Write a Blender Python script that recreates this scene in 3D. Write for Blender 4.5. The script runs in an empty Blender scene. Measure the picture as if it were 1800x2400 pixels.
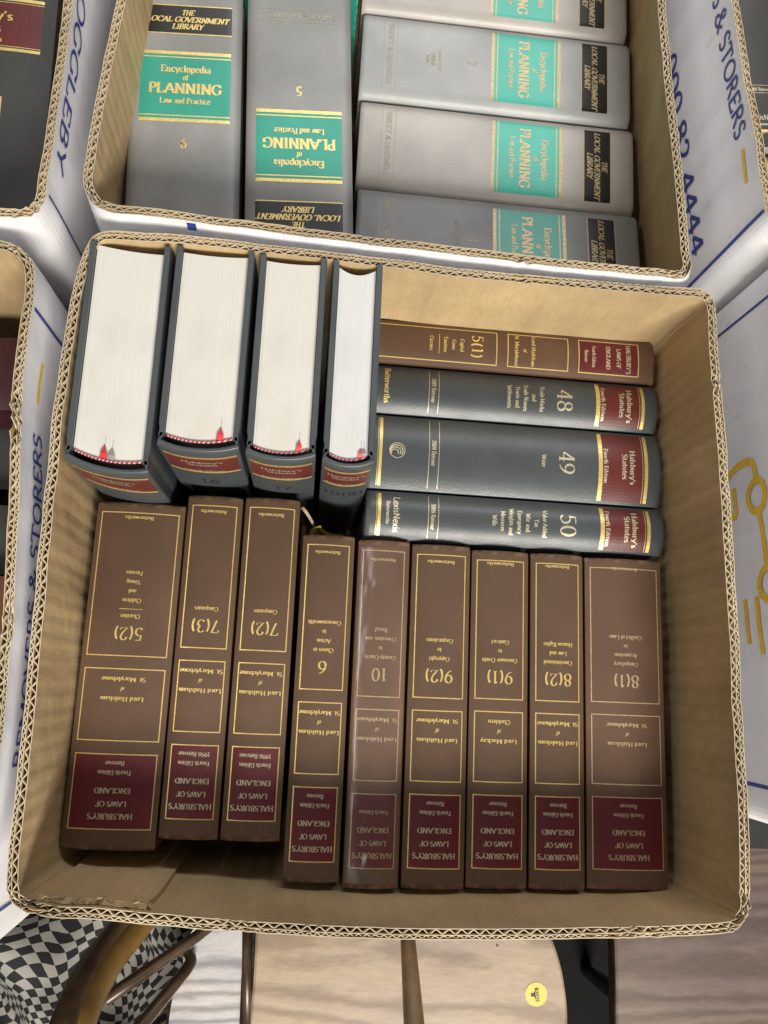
import bpy, bmesh, math, random
from mathutils import Vector, Matrix, noise, Euler
random.seed(7)
C = bpy.context.scene.collection
PI = math.pi

# ------------------------------------------------------------------ camera, world, lamps
scn = bpy.context.scene
cd = bpy.data.cameras.new('camera'); cam = bpy.data.objects.new('camera', cd); C.objects.link(cam)
CP = Vector((0.1578, 0.1384, 0.8029)); F = 1788.0
_a, _b, _c = 0.1997, -0.0944, 0.0411
RM = Matrix.Rotation(_c, 3, 'Z') @ Matrix.Rotation(_b, 3, 'Y') @ Matrix.Rotation(_a, 3, 'X')
M4 = RM.to_4x4(); M4.translation = CP
cam.matrix_world = M4
cd.sensor_fit = 'VERTICAL'; cd.sensor_height = 24.0; cd.lens = 24.0 * F / 2212.0
cd.clip_start = 0.01; cd.clip_end = 100.0
cd.dof.use_dof = False
scn.camera = cam

w = bpy.data.worlds.new('World'); scn.world = w; w.use_nodes = True
w.node_tree.nodes['Background'].inputs[0].default_value = (1.0, 0.975, 0.94, 1)
w.node_tree.nodes['Background'].inputs[1].default_value = 0.085
scn.view_settings.view_transform = 'Standard'; scn.view_settings.look = 'None'
scn.view_settings.exposure = 0.0; scn.view_settings.gamma = 1.0

def lamp(name, loc, target, sx, sy, power, col):
    l = bpy.data.lights.new(name, 'AREA'); l.shape = 'RECTANGLE'; l.size = sx; l.size_y = sy
    l.energy = power; l.color = col
    o = bpy.data.objects.new(name, l); C.objects.link(o); o.location = loc
    d = Vector(target) - Vector(loc); o.rotation_euler = d.to_track_quat('-Z', 'Y').to_euler()
    return o
lamp('ceiling_or_fill_light', (0.80, -2.05, 2.20), (0.3, 0.1, 0.2), 1.4, 0.8, 158, (1.0, 0.95, 0.86))
lamp('ceiling_or_fill_light', (-1.5, 0.3, 2.4), (0.3, 0.2, 0.2), 1.2, 0.5, 9, (1.0, 0.97, 0.92))  # fill lamp added to lift the right-hand walls, no known fitting
lamp('ceiling_or_fill_light', (0.75, 2.75, 2.6), (0.3, 0.4, 0.2), 2.1, 0.6, 42, (0.98, 0.98, 1.0))

# ------------------------------------------------------------------ materials
def nt(name):
    m = bpy.data.materials.new(name); m.use_nodes = True
    n = m.node_tree; b = n.nodes['Principled BSDF']; return m, n, b
def N(n, t, **kw):
    x = n.nodes.new(t)
    for k, v in kw.items(): setattr(x, k, v)
    return x
def noise_col(n, b, c1, c2, scale, vec=None, detail=4.0, lo=0.35, hi=0.65):
    t = N(n, 'ShaderNodeTexNoise'); t.inputs['Scale'].default_value = scale; t.inputs['Detail'].default_value = detail
    if vec: n.links.new(vec, t.inputs['Vector'])
    r = N(n, 'ShaderNodeValToRGB'); r.color_ramp.elements[0].color = (*c1, 1); r.color_ramp.elements[1].color = (*c2, 1)
    r.color_ramp.elements[0].position = lo; r.color_ramp.elements[1].position = hi
    n.links.new(t.outputs[0], r.inputs[0]); return r
def bump(n, b, height, strength, dist, prev=None):
    u = N(n, 'ShaderNodeBump'); u.inputs['Strength'].default_value = strength; u.inputs['Distance'].default_value = dist
    n.links.new(height, u.inputs['Height'])
    if prev: n.links.new(prev.outputs[0], u.inputs['Normal'])
    n.links.new(u.outputs[0], b.inputs['Normal']); return u
def ntex(n, scale, detail=3.0, vec=None, rough=0.5):
    t = N(n, 'ShaderNodeTexNoise'); t.inputs['Scale'].default_value = scale; t.inputs['Detail'].default_value = detail
    t.inputs['Roughness'].default_value = rough
    if vec: n.links.new(vec, t.inputs['Vector'])
    return t
def coords(n, which='Object', sc=(1, 1, 1)):
    tc = N(n, 'ShaderNodeTexCoord'); mp = N(n, 'ShaderNodeMapping'); mp.inputs['Scale'].default_value = sc
    n.links.new(tc.outputs[which], mp.inputs['Vector']); return mp.outputs[0]
def mix(n, a, b_, fac):
    x = N(n, 'ShaderNodeMix', data_type='RGBA'); 
    if isinstance(fac, float): x.inputs[0].default_value = fac
    else: n.links.new(fac, x.inputs[0])
    n.links.new(a, x.inputs[6])
    if isinstance(b_, tuple): x.inputs[7].default_value = (*b_, 1)
    else: n.links.new(b_, x.inputs[7])
    return x.outputs[2]

def kraft(name, c, washboard=True):
    m, n, b = nt(name)
    v = coords(n, 'Object')
    r = noise_col(n, b, tuple(x * .80 for x in c), tuple(x * 1.1 for x in c), 9, v, 6)
    fib = ntex(n, 420, 2, coords(n, 'Object', (1, 1, .25)))
    rr = N(n, 'ShaderNodeMapRange'); n.links.new(fib.outputs[0], rr.inputs[0]); rr.inputs[3].default_value = .84; rr.inputs[4].default_value = 1.14
    mu = N(n, 'ShaderNodeMix', data_type='RGBA', blend_type='MULTIPLY'); mu.inputs[0].default_value = 1
    n.links.new(r.outputs[0], mu.inputs[6]); n.links.new(rr.outputs[0], mu.inputs[7])
    n.links.new(mu.outputs[2], b.inputs['Base Color'])
    b.inputs['Roughness'].default_value = .62; b.inputs['Specular IOR Level'].default_value = .3
    p = bump(n, b, fib.outputs[0], .25, .0004)
    if washboard:
        uv = N(n, 'ShaderNodeUVMap'); uv.uv_map = 'UVMap'
        wv = N(n, 'ShaderNodeTexWave', wave_type='BANDS', bands_direction='X'); wv.inputs['Scale'].default_value = 26.0
        wv.inputs['Distortion'].default_value = 1.2; wv.inputs['Detail'].default_value = 1.0
        n.links.new(uv.outputs[0], wv.inputs[0])
        p = bump(n, b, wv.outputs[0], .22, .0012, p)
        mu_ = N(n, 'ShaderNodeMapping'); mu_.inputs['Scale'].default_value = (48, 1.6, 1); n.links.new(uv.outputs[0], mu_.inputs[0])
        rp = ntex(n, 1.0, 3, mu_.outputs[0], .6)
        rq = N(n, 'ShaderNodeMapRange'); n.links.new(rp.outputs[0], rq.inputs[0]); rq.inputs[1].default_value = .3; rq.inputs[2].default_value = .7; rq.inputs[3].default_value = .90; rq.inputs[4].default_value = 1.06
        m4 = N(n, 'ShaderNodeMix', data_type='RGBA', blend_type='MULTIPLY'); m4.inputs[0].default_value = 1; n.links.new(mu.outputs[2], m4.inputs[6]); n.links.new(rq.outputs[0], m4.inputs[7]); n.links.new(m4.outputs[2], b.inputs['Base Color'])
        p = bump(n, b, rp.outputs[0], .24, .004, p)
        bn = ntex(n, 22, 2, v); bump(n, b, bn.outputs[0], .35, .006, p)
    return m
KRAFT = kraft('kraft_board', (.58, .425, .235))
CUT = kraft('cut_kraft_edge', (.56, .47, .33), False)
def paperwhite():
    m, n, b = nt('white_printed_board')
    v = coords(n, 'Object')
    r = noise_col(n, b, (.79, .78, .80), (.88, .87, .88), 6, v)
    sm = noise_col(n, b, (.45, .44, .44), (1, 1, 1), 60, coords(n, 'Object', (1, 1, .4)), 6, .22, .34)
    mu = N(n, 'ShaderNodeMix', data_type='RGBA', blend_type='MULTIPLY'); mu.inputs[0].default_value = .35
    n.links.new(r.outputs[0], mu.inputs[6]); n.links.new(sm.outputs[0], mu.inputs[7])
    n.links.new(mu.outputs[2], b.inputs['Base Color']); b.inputs['Roughness'].default_value = .38
    bn = ntex(n, 26, 2, v); bump(n, b, bn.outputs[0], .25, .004)
    return m
WHITE = paperwhite()
def plain(name, c, rough=.5, metal=0.0, var=.12, scale=60, bmp=0.0, bs=900, spec=.5, coat=0.0):
    m, n, b = nt(name)
    v = coords(n, 'Object')
    r = noise_col(n, b, tuple(x * (1 - var) for x in c), tuple(min(1, x * (1 + var)) for x in c), scale, v)
    n.links.new(r.outputs[0], b.inputs['Base Color'])
    b.inputs['Roughness'].default_value = rough; b.inputs['Metallic'].default_value = metal
    b.inputs['Specular IOR Level'].default_value = spec; b.inputs['Coat Weight'].default_value = coat; b.inputs['Coat Roughness'].default_value = .25
    if bmp:
        t = ntex(n, bs, 3, v); bump(n, b, t.outputs[0], bmp, .0006)
    return m
def cloth(name, c, rough=.5, weave=.5, wear=None, spec=.5, leather=False):
    """book cloth / leatherette: fine weave or grain, slight hue drift, scuffs"""
    m, n, b = nt(name)
    v = coords(n, 'Object')
    r = noise_col(n, b, tuple(x * .86 for x in c), tuple(x * 1.13 for x in c), 14, v)
    fine = ntex(n, 1500, 2, v)
    rr = N(n, 'ShaderNodeMapRange'); n.links.new(fine.outputs[0], rr.inputs[0]); rr.inputs[3].default_value = .80; rr.inputs[4].default_value = 1.2
    mu = N(n, 'ShaderNodeMix', data_type='RGBA', blend_type='MULTIPLY'); mu.inputs[0].default_value = 1
    n.links.new(r.outputs[0], mu.inputs[6]); n.links.new(rr.outputs[0], mu.inputs[7])
    col = mu.outputs[2]
    sc = ntex(n, 55, 6, coords(n, 'Object', (1, .5, 1)), .7)
    sr = N(n, 'ShaderNodeMapRange'); n.links.new(sc.outputs[0], sr.inputs[0]); sr.inputs[1].default_value = .66; sr.inputs[2].default_value = .78
    sr.inputs[3].default_value = 0; sr.inputs[4].default_value = .3
    col = mix(n, col, wear or tuple(min(1, x * 1.7 + .02) for x in c), sr.outputs[0])
    if not leather:                                          # rubbed, paler head and tail
        tg = N(n, 'ShaderNodeTexCoord'); sx = N(n, 'ShaderNodeSeparateXYZ'); n.links.new(tg.outputs['Generated'], sx.inputs[0])
        d1 = N(n, 'ShaderNodeMath', operation='SUBTRACT'); n.links.new(sx.outputs[1], d1.inputs[0]); d1.inputs[1].default_value = .5
        d2 = N(n, 'ShaderNodeMath', operation='ABSOLUTE'); n.links.new(d1.outputs[0], d2.inputs[0])
        d3 = N(n, 'ShaderNodeMapRange'); n.links.new(d2.outputs[0], d3.inputs[0]); d3.inputs[1].default_value = .482; d3.inputs[2].default_value = .5
        wn = ntex(n, 160, 3, v); d4 = N(n, 'ShaderNodeMapRange'); n.links.new(wn.outputs[0], d4.inputs[0]); d4.inputs[1].default_value = .45; d4.inputs[2].default_value = .65
        d5 = N(n, 'ShaderNodeMath', operation='MULTIPLY'); n.links.new(d3.outputs[0], d5.inputs[0]); n.links.new(d4.outputs[0], d5.inputs[1])
        col = mix(n, col, tuple(min(1, x * 2.4 + .02) for x in c), d5.outputs[0])
    n.links.new(col, b.inputs['Base Color'])
    b.inputs['Specular IOR Level'].default_value = spec
    rn = N(n, 'ShaderNodeMapRange'); n.links.new(sc.outputs[0], rn.inputs[0]); rn.inputs[3].default_value = rough - .08; rn.inputs[4].default_value = rough + .12
    n.links.new(rn.outputs[0], b.inputs['Roughness'])
    if leather:
        vo = N(n, 'ShaderNodeTexVoronoi'); vo.inputs['Scale'].default_value = 620; n.links.new(v, vo.inputs['Vector'])
        p = bump(n, b, vo.outputs[0], .09, .0005); bump(n, b, sc.outputs[0], .15, .0015, p)
    else:
        w1 = N(n, 'ShaderNodeTexWave', bands_direction='X'); w1.inputs['Scale'].default_value = 560; w1.inputs['Distortion'].default_value = 1.0
        w2 = N(n, 'ShaderNodeTexWave', bands_direction='Y'); w2.inputs['Scale'].default_value = 560; w2.inputs['Distortion'].default_value = 1.0
        n.links.new(v, w1.inputs[0]); n.links.new(v, w2.inputs[0])
        p = bump(n, b, w1.outputs[0], weave * .4, .0003); p = bump(n, b, w2.outputs[0], weave * .4, .0003, p)
        bump(n, b, fine.outputs[0], weave * .5, .0004, p)
    return m
ENCB = cloth('glare_paled_blue_grey_cloth', (.36, .37, .37), .40, leather=True)  # blue-grey cloth with the overhead reflection lightened into its colour
TEAL2 = plain('glare_bright_teal_label', (.05, .42, .33), .38, 0, .06, 30)  # same teal label, its glare painted in as a brighter colour
BROWN = cloth('brown_book_cloth', (.108, .061, .036), .56, spec=.35)
BROWN2 = cloth('redder_brown_book_cloth', (.118, .064, .038), .52, spec=.4)
SLATE = cloth('slate_leatherette', (.064, .074, .079), .37, spec=.5, leather=True)
CHAR = cloth('charcoal_leatherette', (.045, .047, .045), .5, leather=True)
ENCG = cloth('grey_binder_cloth', (.27, .272, .265), .42, leather=True)
ENCL = cloth('glare_paled_grey_cloth', (.43, .405, .38), .38, leather=True)  # binder grey paled in the base colour to carry the glare
TEALC = cloth('teal_cloth', (.02, .22, .17), .45)
MAROON = cloth('maroon_label', (.115, .010, .016), .46, wear=(.16, .03, .03))
MAROON2 = cloth('maroon_leather_label', (.125, .022, .020), .42, wear=(.2, .06, .05), leather=True)
TEAL = plain('teal_label', (.030, .33, .245), .40, 0, .06, 30)
BLACKL = plain('black_label', (.010, .010, .009), .35, 0, .2, 30)
GILT = plain('gilt_foil', (.80, .60, .22), .38, .45, .14, 500)
GILTD = plain('dull_gilt_foil', (.52, .40, .23), .45, .35, .2, 500)
GILTF = plain('worn_gilt_foil', (.36, .33, .25), .5, .2, .2, 500)
GILT_UNLIT = plain('unlit_gilt_foil', (.03, .03, .035), .5, .1, .2, 300)  # gilt numbers coloured dark, for foil that reflects no light
PALE = plain('pale_gilt_foil', (.62, .55, .38), .42, .4, .14, 400)
def pagemat(name, c):
    m, n, b = nt(name)
    st = ntex(n, 60, 4, coords(n, 'Object', (22, .12, .12)), .7)
    r = N(n, 'ShaderNodeValToRGB'); r.color_ramp.elements[0].position = .25; r.color_ramp.elements[1].position = .6
    r.color_ramp.elements[0].color = (*[x * .93 for x in c], 1); r.color_ramp.elements[1].color = (*c, 1)
    n.links.new(st.outputs[0], r.inputs[0])
    bl = noise_col(n, b, (.90, .885, .86), (1, 1, 1), 20, coords(n, 'Object'), 5, .3, .55)
    mu = N(n, 'ShaderNodeMix', data_type='RGBA', blend_type='MULTIPLY'); mu.inputs[0].default_value = 1
    n.links.new(r.outputs[0], mu.inputs[6]); n.links.new(bl.outputs[0], mu.inputs[7])
    n.links.new(mu.outputs[2], b.inputs['Base Color']); b.inputs['Roughness'].default_value = .65
    bump(n, b, st.outputs[0], .3, .0006)
    return m
PAGES = pagemat('page_edges', (.66, .635, .585)); PAGESW = pagemat('white_page_edges', (.66, .655, .65))
PAGESG = pagemat('cool_page_edges', (.66, .645, .60))
RED = plain('red_ribbon', (.55, .03, .035), .45, 0, .1, 80)
GREYR = plain('grey_ribbon', (.25, .25, .25), .5, 0, .1, 80)
TAN = plain('tan_ribbon', (.34, .24, .17), .6, 0, .1, 80)
YEL = plain('yellow_ribbon', (.38, .26, .03), .6, 0, .1, 80)
def stripe(name):
    m, n, b = nt(name)
    wv = N(n, 'ShaderNodeTexWave', bands_direction='DIAGONAL'); wv.inputs['Scale'].default_value = 210; n.links.new(coords(n, 'Object'), wv.inputs[0])
    r = N(n, 'ShaderNodeValToRGB'); r.color_ramp.elements[0].color = (.36, .03, .05, 1); r.color_ramp.elements[1].color = (.62, .40, .40, 1)
    r.color_ramp.elements[0].position = .55; r.color_ramp.elements[1].position = .75
    n.links.new(wv.outputs[0], r.inputs[0]); n.links.new(r.outputs[0], b.inputs['Base Color']); b.inputs['Roughness'].default_value = .6
    return m
HEADB = stripe('red_white_headband')
BLUE = plain('blue_print', (.022, .045, .23), .4, 0, .15, 300)
MUST = plain('mustard_print', (.82, .52, .03), .45, 0, .12, 300)
def film():
    m, n, b = nt('clear_film')
    b.inputs['Base Color'].default_value = (.75, .46, .36, 1); b.inputs['Roughness'].default_value = .5
    v = coords(n, 'Object', (1, .4, 1))
    t = ntex(n, 34, 3, v); u = N(n, 'ShaderNodeBump'); u.inputs['Strength'].default_value = .6; u.inputs['Distance'].default_value = .004; n.links.new(t.outputs[0], u.inputs['Height'])
    g = N(n, 'ShaderNodeBsdfGlossy'); g.inputs['Roughness'].default_value = .24; n.links.new(u.outputs[0], g.inputs['Normal'])
    tr = N(n, 'ShaderNodeBsdfTransparent'); mx = N(n, 'ShaderNodeMixShader'); m2 = N(n, 'ShaderNodeMixShader')
    hz = ntex(n, 26, 3, v); hr = N(n, 'ShaderNodeMapRange'); n.links.new(hz.outputs[0], hr.inputs[0]); hr.inputs[1].default_value = .35; hr.inputs[2].default_value = .75; hr.inputs[3].default_value = .015; hr.inputs[4].default_value = .12
    n.links.new(hr.outputs[0], mx.inputs[0]); n.links.new(tr.outputs[0], mx.inputs[1]); n.links.new(b.outputs[0], mx.inputs[2])
    m2.inputs[0].default_value = .07; n.links.new(mx.outputs[0], m2.inputs[1]); n.links.new(g.outputs[0], m2.inputs[2])
    n.links.new(m2.outputs[0], n.nodes['Material Output'].inputs[0])
    return m
FILM = film()
def wood(name, c1, c2, rough, sc=(3, 14, 3), rot=0.0, coat=.3):
    m, n, b = nt(name)
    tc = N(n, 'ShaderNodeTexCoord'); mp = N(n, 'ShaderNodeMapping'); mp.inputs['Scale'].default_value = sc; mp.inputs['Rotation'].default_value = (0, 0, rot)
    n.links.new(tc.outputs['Object'], mp.inputs[0])
    big = ntex(n, 1.1, 3, mp.outputs[0])
    wv = N(n, 'ShaderNodeTexWave', wave_type='RINGS'); wv.inputs['Scale'].default_value = 2.3; wv.inputs['Distortion'].default_value = 7; wv.inputs['Detail'].default_value = 4; wv.inputs['Detail Scale'].default_value = .45; wv.inputs['Detail Roughness'].default_value = .62
    n.links.new(mp.outputs[0], wv.inputs[0])
    r = N(n, 'ShaderNodeValToRGB'); r.color_ramp.elements[0].color = (*c1, 1); r.color_ramp.elements[1].color = (*c2, 1)
    r.color_ramp.elements[0].position = .0; r.color_ramp.elements[1].position = .8
    n.links.new(wv.outputs[0], r.inputs[0])
    fine = ntex(n, 60, 4, mp.outputs[0]); rr = N(n, 'ShaderNodeMapRange'); n.links.new(fine.outputs[0], rr.inputs[0]); rr.inputs[3].default_value = .8; rr.inputs[4].default_value = 1.15
    st2 = ntex(n, 9, 5, mp.outputs[0], .75); r2 = N(n, 'ShaderNodeMapRange'); n.links.new(st2.outputs[0], r2.inputs[0]); r2.inputs[1].default_value = .3; r2.inputs[2].default_value = .7; r2.inputs[3].default_value = .84; r2.inputs[4].default_value = 1.1
    m3 = N(n, 'ShaderNodeMix', data_type='RGBA', blend_type='MULTIPLY'); m3.inputs[0].default_value = 1; n.links.new(r.outputs[0], m3.inputs[6]); n.links.new(r2.outputs[0], m3.inputs[7])
    rb = noise_col(n, b, (.78, .80, .86), (1.0, .97, .92), .9, mp.outputs[0], 2)
    mu = N(n, 'ShaderNodeMix', data_type='RGBA', blend_type='MULTIPLY'); mu.inputs[0].default_value = 1
    n.links.new(m3.outputs[2], mu.inputs[6]); n.links.new(rr.outputs[0], mu.inputs[7])
    mu2 = N(n, 'ShaderNodeMix', data_type='RGBA', blend_type='MULTIPLY'); mu2.inputs[0].default_value = 1
    n.links.new(mu.outputs[2], mu2.inputs[6]); n.links.new(rb.outputs[0], mu2.inputs[7])
    n.links.new(mu2.outputs[2], b.inputs['Base Color']); b.inputs['Roughness'].default_value = rough
    b.inputs['Coat Weight'].default_value = coat; b.inputs['Coat Roughness'].default_value = .18
    bump(n, b, wv.outputs[0], .12, .001)
    return m
ELM = wood('pale_elm', (.27, .19, .125), (.43, .325, .23), .42, (5, 17, 5), .25)
ELM2 = wood('pinkish_elm', (.145, .105, .088), (.215, .160, .138), .30, (4, 16, 4), -.2, .5)
ELM3 = wood('glare_whitened_elm', (.36, .345, .35), (.62, .60, .61), .22, (5, 20, 5), -.25, .7)  # elm whitened in the colour in place of a lamp reflection
GOLDW = plain('golden_beech', (.19, .105, .024), .38, 0, .18, 30, coat=.3)
DARKW = plain('dark_stained_beech', (.060, .034, .016), .36, 0, .3, 40, coat=.25)
CARPET = plain('charcoal_carpet', (.0025, .0025, .0025), .95, 0, .6, 260, .8, 400)
CARPETG = plain('grey_felt', (.065, .068, .072), .95, 0, .35, 90, .8, 300)
TABLEM = plain('black_table_top', (.012, .012, .013), .55, 0, .2, 100)
METAL = plain('black_metal', (.02, .02, .02), .4, .6, .1, 60)
LEATHT = cloth('tan_tooled_leather', (.20, .075, .035), .5, leather=True)
DMAR = cloth('dark_maroon_cloth', (.05, .008, .014), .5)
def checks():
    m, n, b = nt('checked_cotton')
    uv = N(n, 'ShaderNodeUVMap'); uv.uv_map = 'UVMap'
    ch = N(n, 'ShaderNodeTexChecker'); ch.inputs['Scale'].default_value = 1.0
    ch.inputs['Color1'].default_value = (.30, .29, .265, 1); ch.inputs['Color2'].default_value = (.010, .010, .011, 1)
    n.links.new(uv.outputs[0], ch.inputs[0]); n.links.new(ch.outputs[0], b.inputs['Base Color']); b.inputs['Roughness'].default_value = .85
    t = ntex(n, 900, 2, coords(n, 'Object')); bump(n, b, t.outputs[0], .3, .0005)
    return m
CHECK = checks()

# ------------------------------------------------------------------ object helpers
def link(name, me, parent=None):
    o = bpy.data.objects.new(name, me); C.objects.link(o)
    if parent: o.parent = parent
    return o
def mesh(name, verts, faces, mats, parent=None, smooth=False, fm=None, uv=None):
    me = bpy.data.meshes.new(name); me.from_pydata([tuple(v) for v in verts], [], faces)
    for m in (mats if isinstance(mats, (list, tuple)) else [mats]): me.materials.append(m)
    if fm: me.polygons.foreach_set('material_index', fm)
    if smooth: me.polygons.foreach_set('use_smooth', [True] * len(me.polygons))
    if uv:
        l = me.uv_layers.new(name='UVMap')
        for p in me.polygons:
            for li in p.loop_indices: l.data[li].uv = uv[me.loops[li].vertex_index]
    me.update(); return link(name, me, parent)
def empty(name, loc, label, cat, group=None, rot=None):
    o = bpy.data.objects.new(name, None); C.objects.link(o); o.location = loc
    if rot: o.rotation_euler = rot
    o.empty_display_size = .02
    tag(o, label, cat, group); return o
def tag(o, label, cat, group=None):
    o['label'] = label; o['category'] = cat
    if group: o['group'] = group
class MB:
    def __init__(s): s.v = []; s.f = []; s.m = []; s.marks = []
    def add(s, v, f, mi=0):
        b = len(s.v); s.v += [tuple(x) for x in v]; s.f += [tuple(i + b for i in q) for q in f]; s.m += [mi] * len(f)
    def box(s, x0, x1, y0, y1, z0, z1, mi=0):
        v = [(x, y, z) for z in (z0, z1) for y in (y0, y1) for x in (x0, x1)]
        s.add(v, [(0, 2, 3, 1), (4, 5, 7, 6), (0, 1, 5, 4), (2, 6, 7, 3), (0, 4, 6, 2), (1, 3, 7, 5)], mi)
    def tube(s, pts, rads, seg=12, mi=0, sq=1.0, up=Vector((0, 0, 1))):
        n = len(pts); V = []
        for i, p in enumerate(pts):
            p = Vector(p); d = (Vector(pts[min(i + 1, n - 1)]) - Vector(pts[max(i - 1, 0)])).normalized()
            a = d.cross(up).normalized(); b_ = a.cross(d).normalized(); r = rads[i] if isinstance(rads, (list, tuple)) else rads
            for k in range(seg):
                t = 2 * PI * k / seg; V.append(p + a * (math.cos(t) * r) + b_ * (math.sin(t) * r * sq))
        Fs = [(i * seg + k, i * seg + (k + 1) % seg, (i + 1) * seg + (k + 1) % seg, (i + 1) * seg + k) for i in range(n - 1) for k in range(seg)]
        Fs += [tuple(range(seg - 1, -1, -1)), tuple((n - 1) * seg + k for k in range(seg))]
        s.add(V, Fs, mi)
    def build(s, name, mats, parent=None, smooth=False):
        if 'lettering' in name and len(s.marks) > 1:          # every line of print is a part of its own
            ends = s.marks[1:] + [(len(s.v), len(s.f))]; first = None
            for (v0, f0), (v1, f1) in zip(s.marks, ends):
                if f1 > f0:
                    o = mesh(name, s.v[v0:v1], [tuple(i - v0 for i in q) for q in s.f[f0:f1]], mats, parent, smooth, s.m[f0:f1]); first = first or o
            return first
        return mesh(name, s.v, s.f, mats, parent, smooth, s.m)

# ------------------------------------------------------------------ a small serif letter set, drawn as pen strokes
def arc(cx, cy, rx, ry, a0, a1):
    n = max(4, int(abs(a1 - a0) / 24)); return [(cx + rx * math.cos(math.radians(a0 + (a1 - a0) * i / n)), cy + ry * math.sin(math.radians(a0 + (a1 - a0) * i / n))) for i in range(n + 1)]
X = .66
def _g():
    A = arc; G = {}
    def v(x, y0=0., y1=1., s='b'): return (s, [(x, y0), (x, y1)])
    def p(pts, s=''): return (s, pts)
    G['A'] = (.74, [p([(.04, 0), (.37, 1)], 'f'), p([(.37, 1), (.70, 0)], 'l'), p([(.15, .34), (.59, .34)])])
    G['B'] = (.62, [v(.13), p([(.13, 1)] + A(.30, .76, .20, .24, 90, -90) + [(.13, .52)]), p([(.13, .52)] + A(.32, .26, .24, .26, 90, -90) + [(.13, 0)])])
    G['C'] = (.70, [p(A(.40, .5, .33, .5, 48, 312)), p([(.64, .97), (.63, .72)])])
    G['D'] = (.74, [v(.13), p([(.13, 1)] + A(.30, .5, .38, .5, 90, -90) + [(.13, 0)])])
    G['E'] = (.60, [v(.13), p([(.13, .98), (.52, .98), (.53, .80)]), p([(.13, .52), (.44, .52)]), p([(.13, .02), (.54, .02), (.56, .22)])])
    G['F'] = (.56, [v(.13), p([(.13, .98), (.50, .98), (.51, .80)]), p([(.13, .50), (.42, .50)])])
    G['G'] = (.76, [p(A(.40, .5, .33, .5, 50, 315)), ('f', [(.65, .45), (.65, .1)]), p([(.65, .97), (.64, .74)])])
    G['H'] = (.78, [v(.15), v(.63), p([(.15, .5), (.63, .5)])])
    G['I'] = (.36, [v(.18)])
    G['J'] = (.42, [('f', [(.26, 1), (.26, .2), (.18, .03), (.05, .02)])])
    G['K'] = (.70, [v(.14), p([(.60, 1), (.14, .45)], 'f'), p([(.28, .58), (.64, 0)], 'l')])
    G['L'] = (.58, [v(.13), p([(.13, .02), (.52, .02), (.55, .24)])])
    G['M'] = (.90, [v(.13), v(.77), p([(.13, 1), (.45, .12)]), p([(.45, .12), (.77, 1)])])
    G['N'] = (.78, [v(.14), v(.64), p([(.12, 1), (.64, 0)])])
    G['O'] = (.78, [p(A(.39, .5, .33, .5, 0, 360))])
    G['P'] = (.58, [v(.13), p([(.13, 1)] + A(.30, .73, .22, .27, 90, -90) + [(.13, .46)])])
    G['Q'] = (.78, [p(A(.39, .5, .33, .5, 0, 360)), p([(.4, .1), (.7, -.2)])])
    G['R'] = (.66, [v(.13), p([(.13, 1)] + A(.30, .75, .21, .25, 90, -90) + [(.13, .5)]), p([(.32, .5), (.62, 0)], 'l')])
    G['S'] = (.54, [p([(.45, .82)] + A(.27, .75, .18, .24, 40, 270)[0:] + A(.27, .26, .20, .25, 90, -140))])
    G['T'] = (.66, [v(.33), p([(.05, .80), (.06, .98), (.60, .98), (.61, .80)])])
    G['U'] = (.76, [('f', [(.14, 1), (.14, .35)] + A(.38, .33, .24, .33, 180, 360) + [(.62, 1)]), ('l', [(.62, .5), (.62, 1)])])
    G['V'] = (.70, [p([(.04, 1), (.36, 0)], 'f'), p([(.36, 0), (.66, 1)], 'l')])
    G['W'] = (1.0, [p([(.04, 1), (.30, 0)], 'f'), p([(.30, 0), (.50, .85)]), p([(.50, .95), (.72, 0)]), p([(.72, 0), (.96, 1)], 'l')])
    G['X'] = (.72, [p([(.06, 1), (.64, 0)], 'b'), p([(.62, 1), (.08, 0)], 'b')])
    G['Y'] = (.68, [p([(.05, 1), (.35, .48)], 'f'), p([(.63, 1), (.35, .48)], 'f'), p([(.35, .5), (.35, 0)], 'l')])
    G['Z'] = (.6, [p([(.06, .98), (.54, .98), (.06, .02), (.55, .02)])])
    G['&'] = (.80, [p([(.74, .50), (.62, .30), (.42, .03), (.22, .0), (.07, .14), (.09, .34), (.28, .52), (.46, .68), (.46, .88), (.34, 1.0), (.22, .92), (.21, .74), (.34, .52), (.52, .22), (.76, .0)])])
    x = X
    G['a'] = (.47, [p([(.08, x * .80), (.2, x), (.33, x * .9), (.35, x * .6), (.35, .08), (.44, 0)]), p([(.35, x * .58), (.12, x * .42), (.06, .16), (.16, 0), (.35, .14)])])
    G['b'] = (.54, [('', [(.12, 1), (.12, 0)]), p([(.03, 1), (.12, 1)]), p([(.12, x * .75)] + A(.28, x / 2, .19, x / 2, 100, -120))])
    G['c'] = (.46, [p(A(.26, x / 2, .19, x / 2, 45, 318))])
    G['d'] = (.54, [('', [(.41, 1), (.41, 0)]), p([(.32, 1), (.41, 1)]), p([(.41, .03), (.5, .0)]), p(A(.25, x / 2, .18, x / 2, 60, 300))])
    G['e'] = (.46, [p([(.07, x * .55), (.42, x * .55)] + A(.25, x / 2, .18, x / 2, 12, 318)[0:])])
    G['f'] = (.34, [('f', [(.15, 0), (.15, .8), (.22, 1.0), (.36, .96)]), p([(.03, x), (.30, x)])])
    G['g'] = (.50, [p(A(.23, x * .66, .15, x * .34, 0, 360)), p([(.33, x * .95), (.46, x)]), p([(.16, x * .34), (.10, x * .18), (.36, .02), (.42, -.12), (.25, -.27), (.06, -.18), (.14, -.02)])])
    G['h'] = (.56, [('l', [(.12, 1), (.12, 0)]), p([(.03, 1), (.12, 1)]), ('l', [(.12, x * .7), (.28, x), (.42, x * .8), (.42, 0)])])
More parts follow.
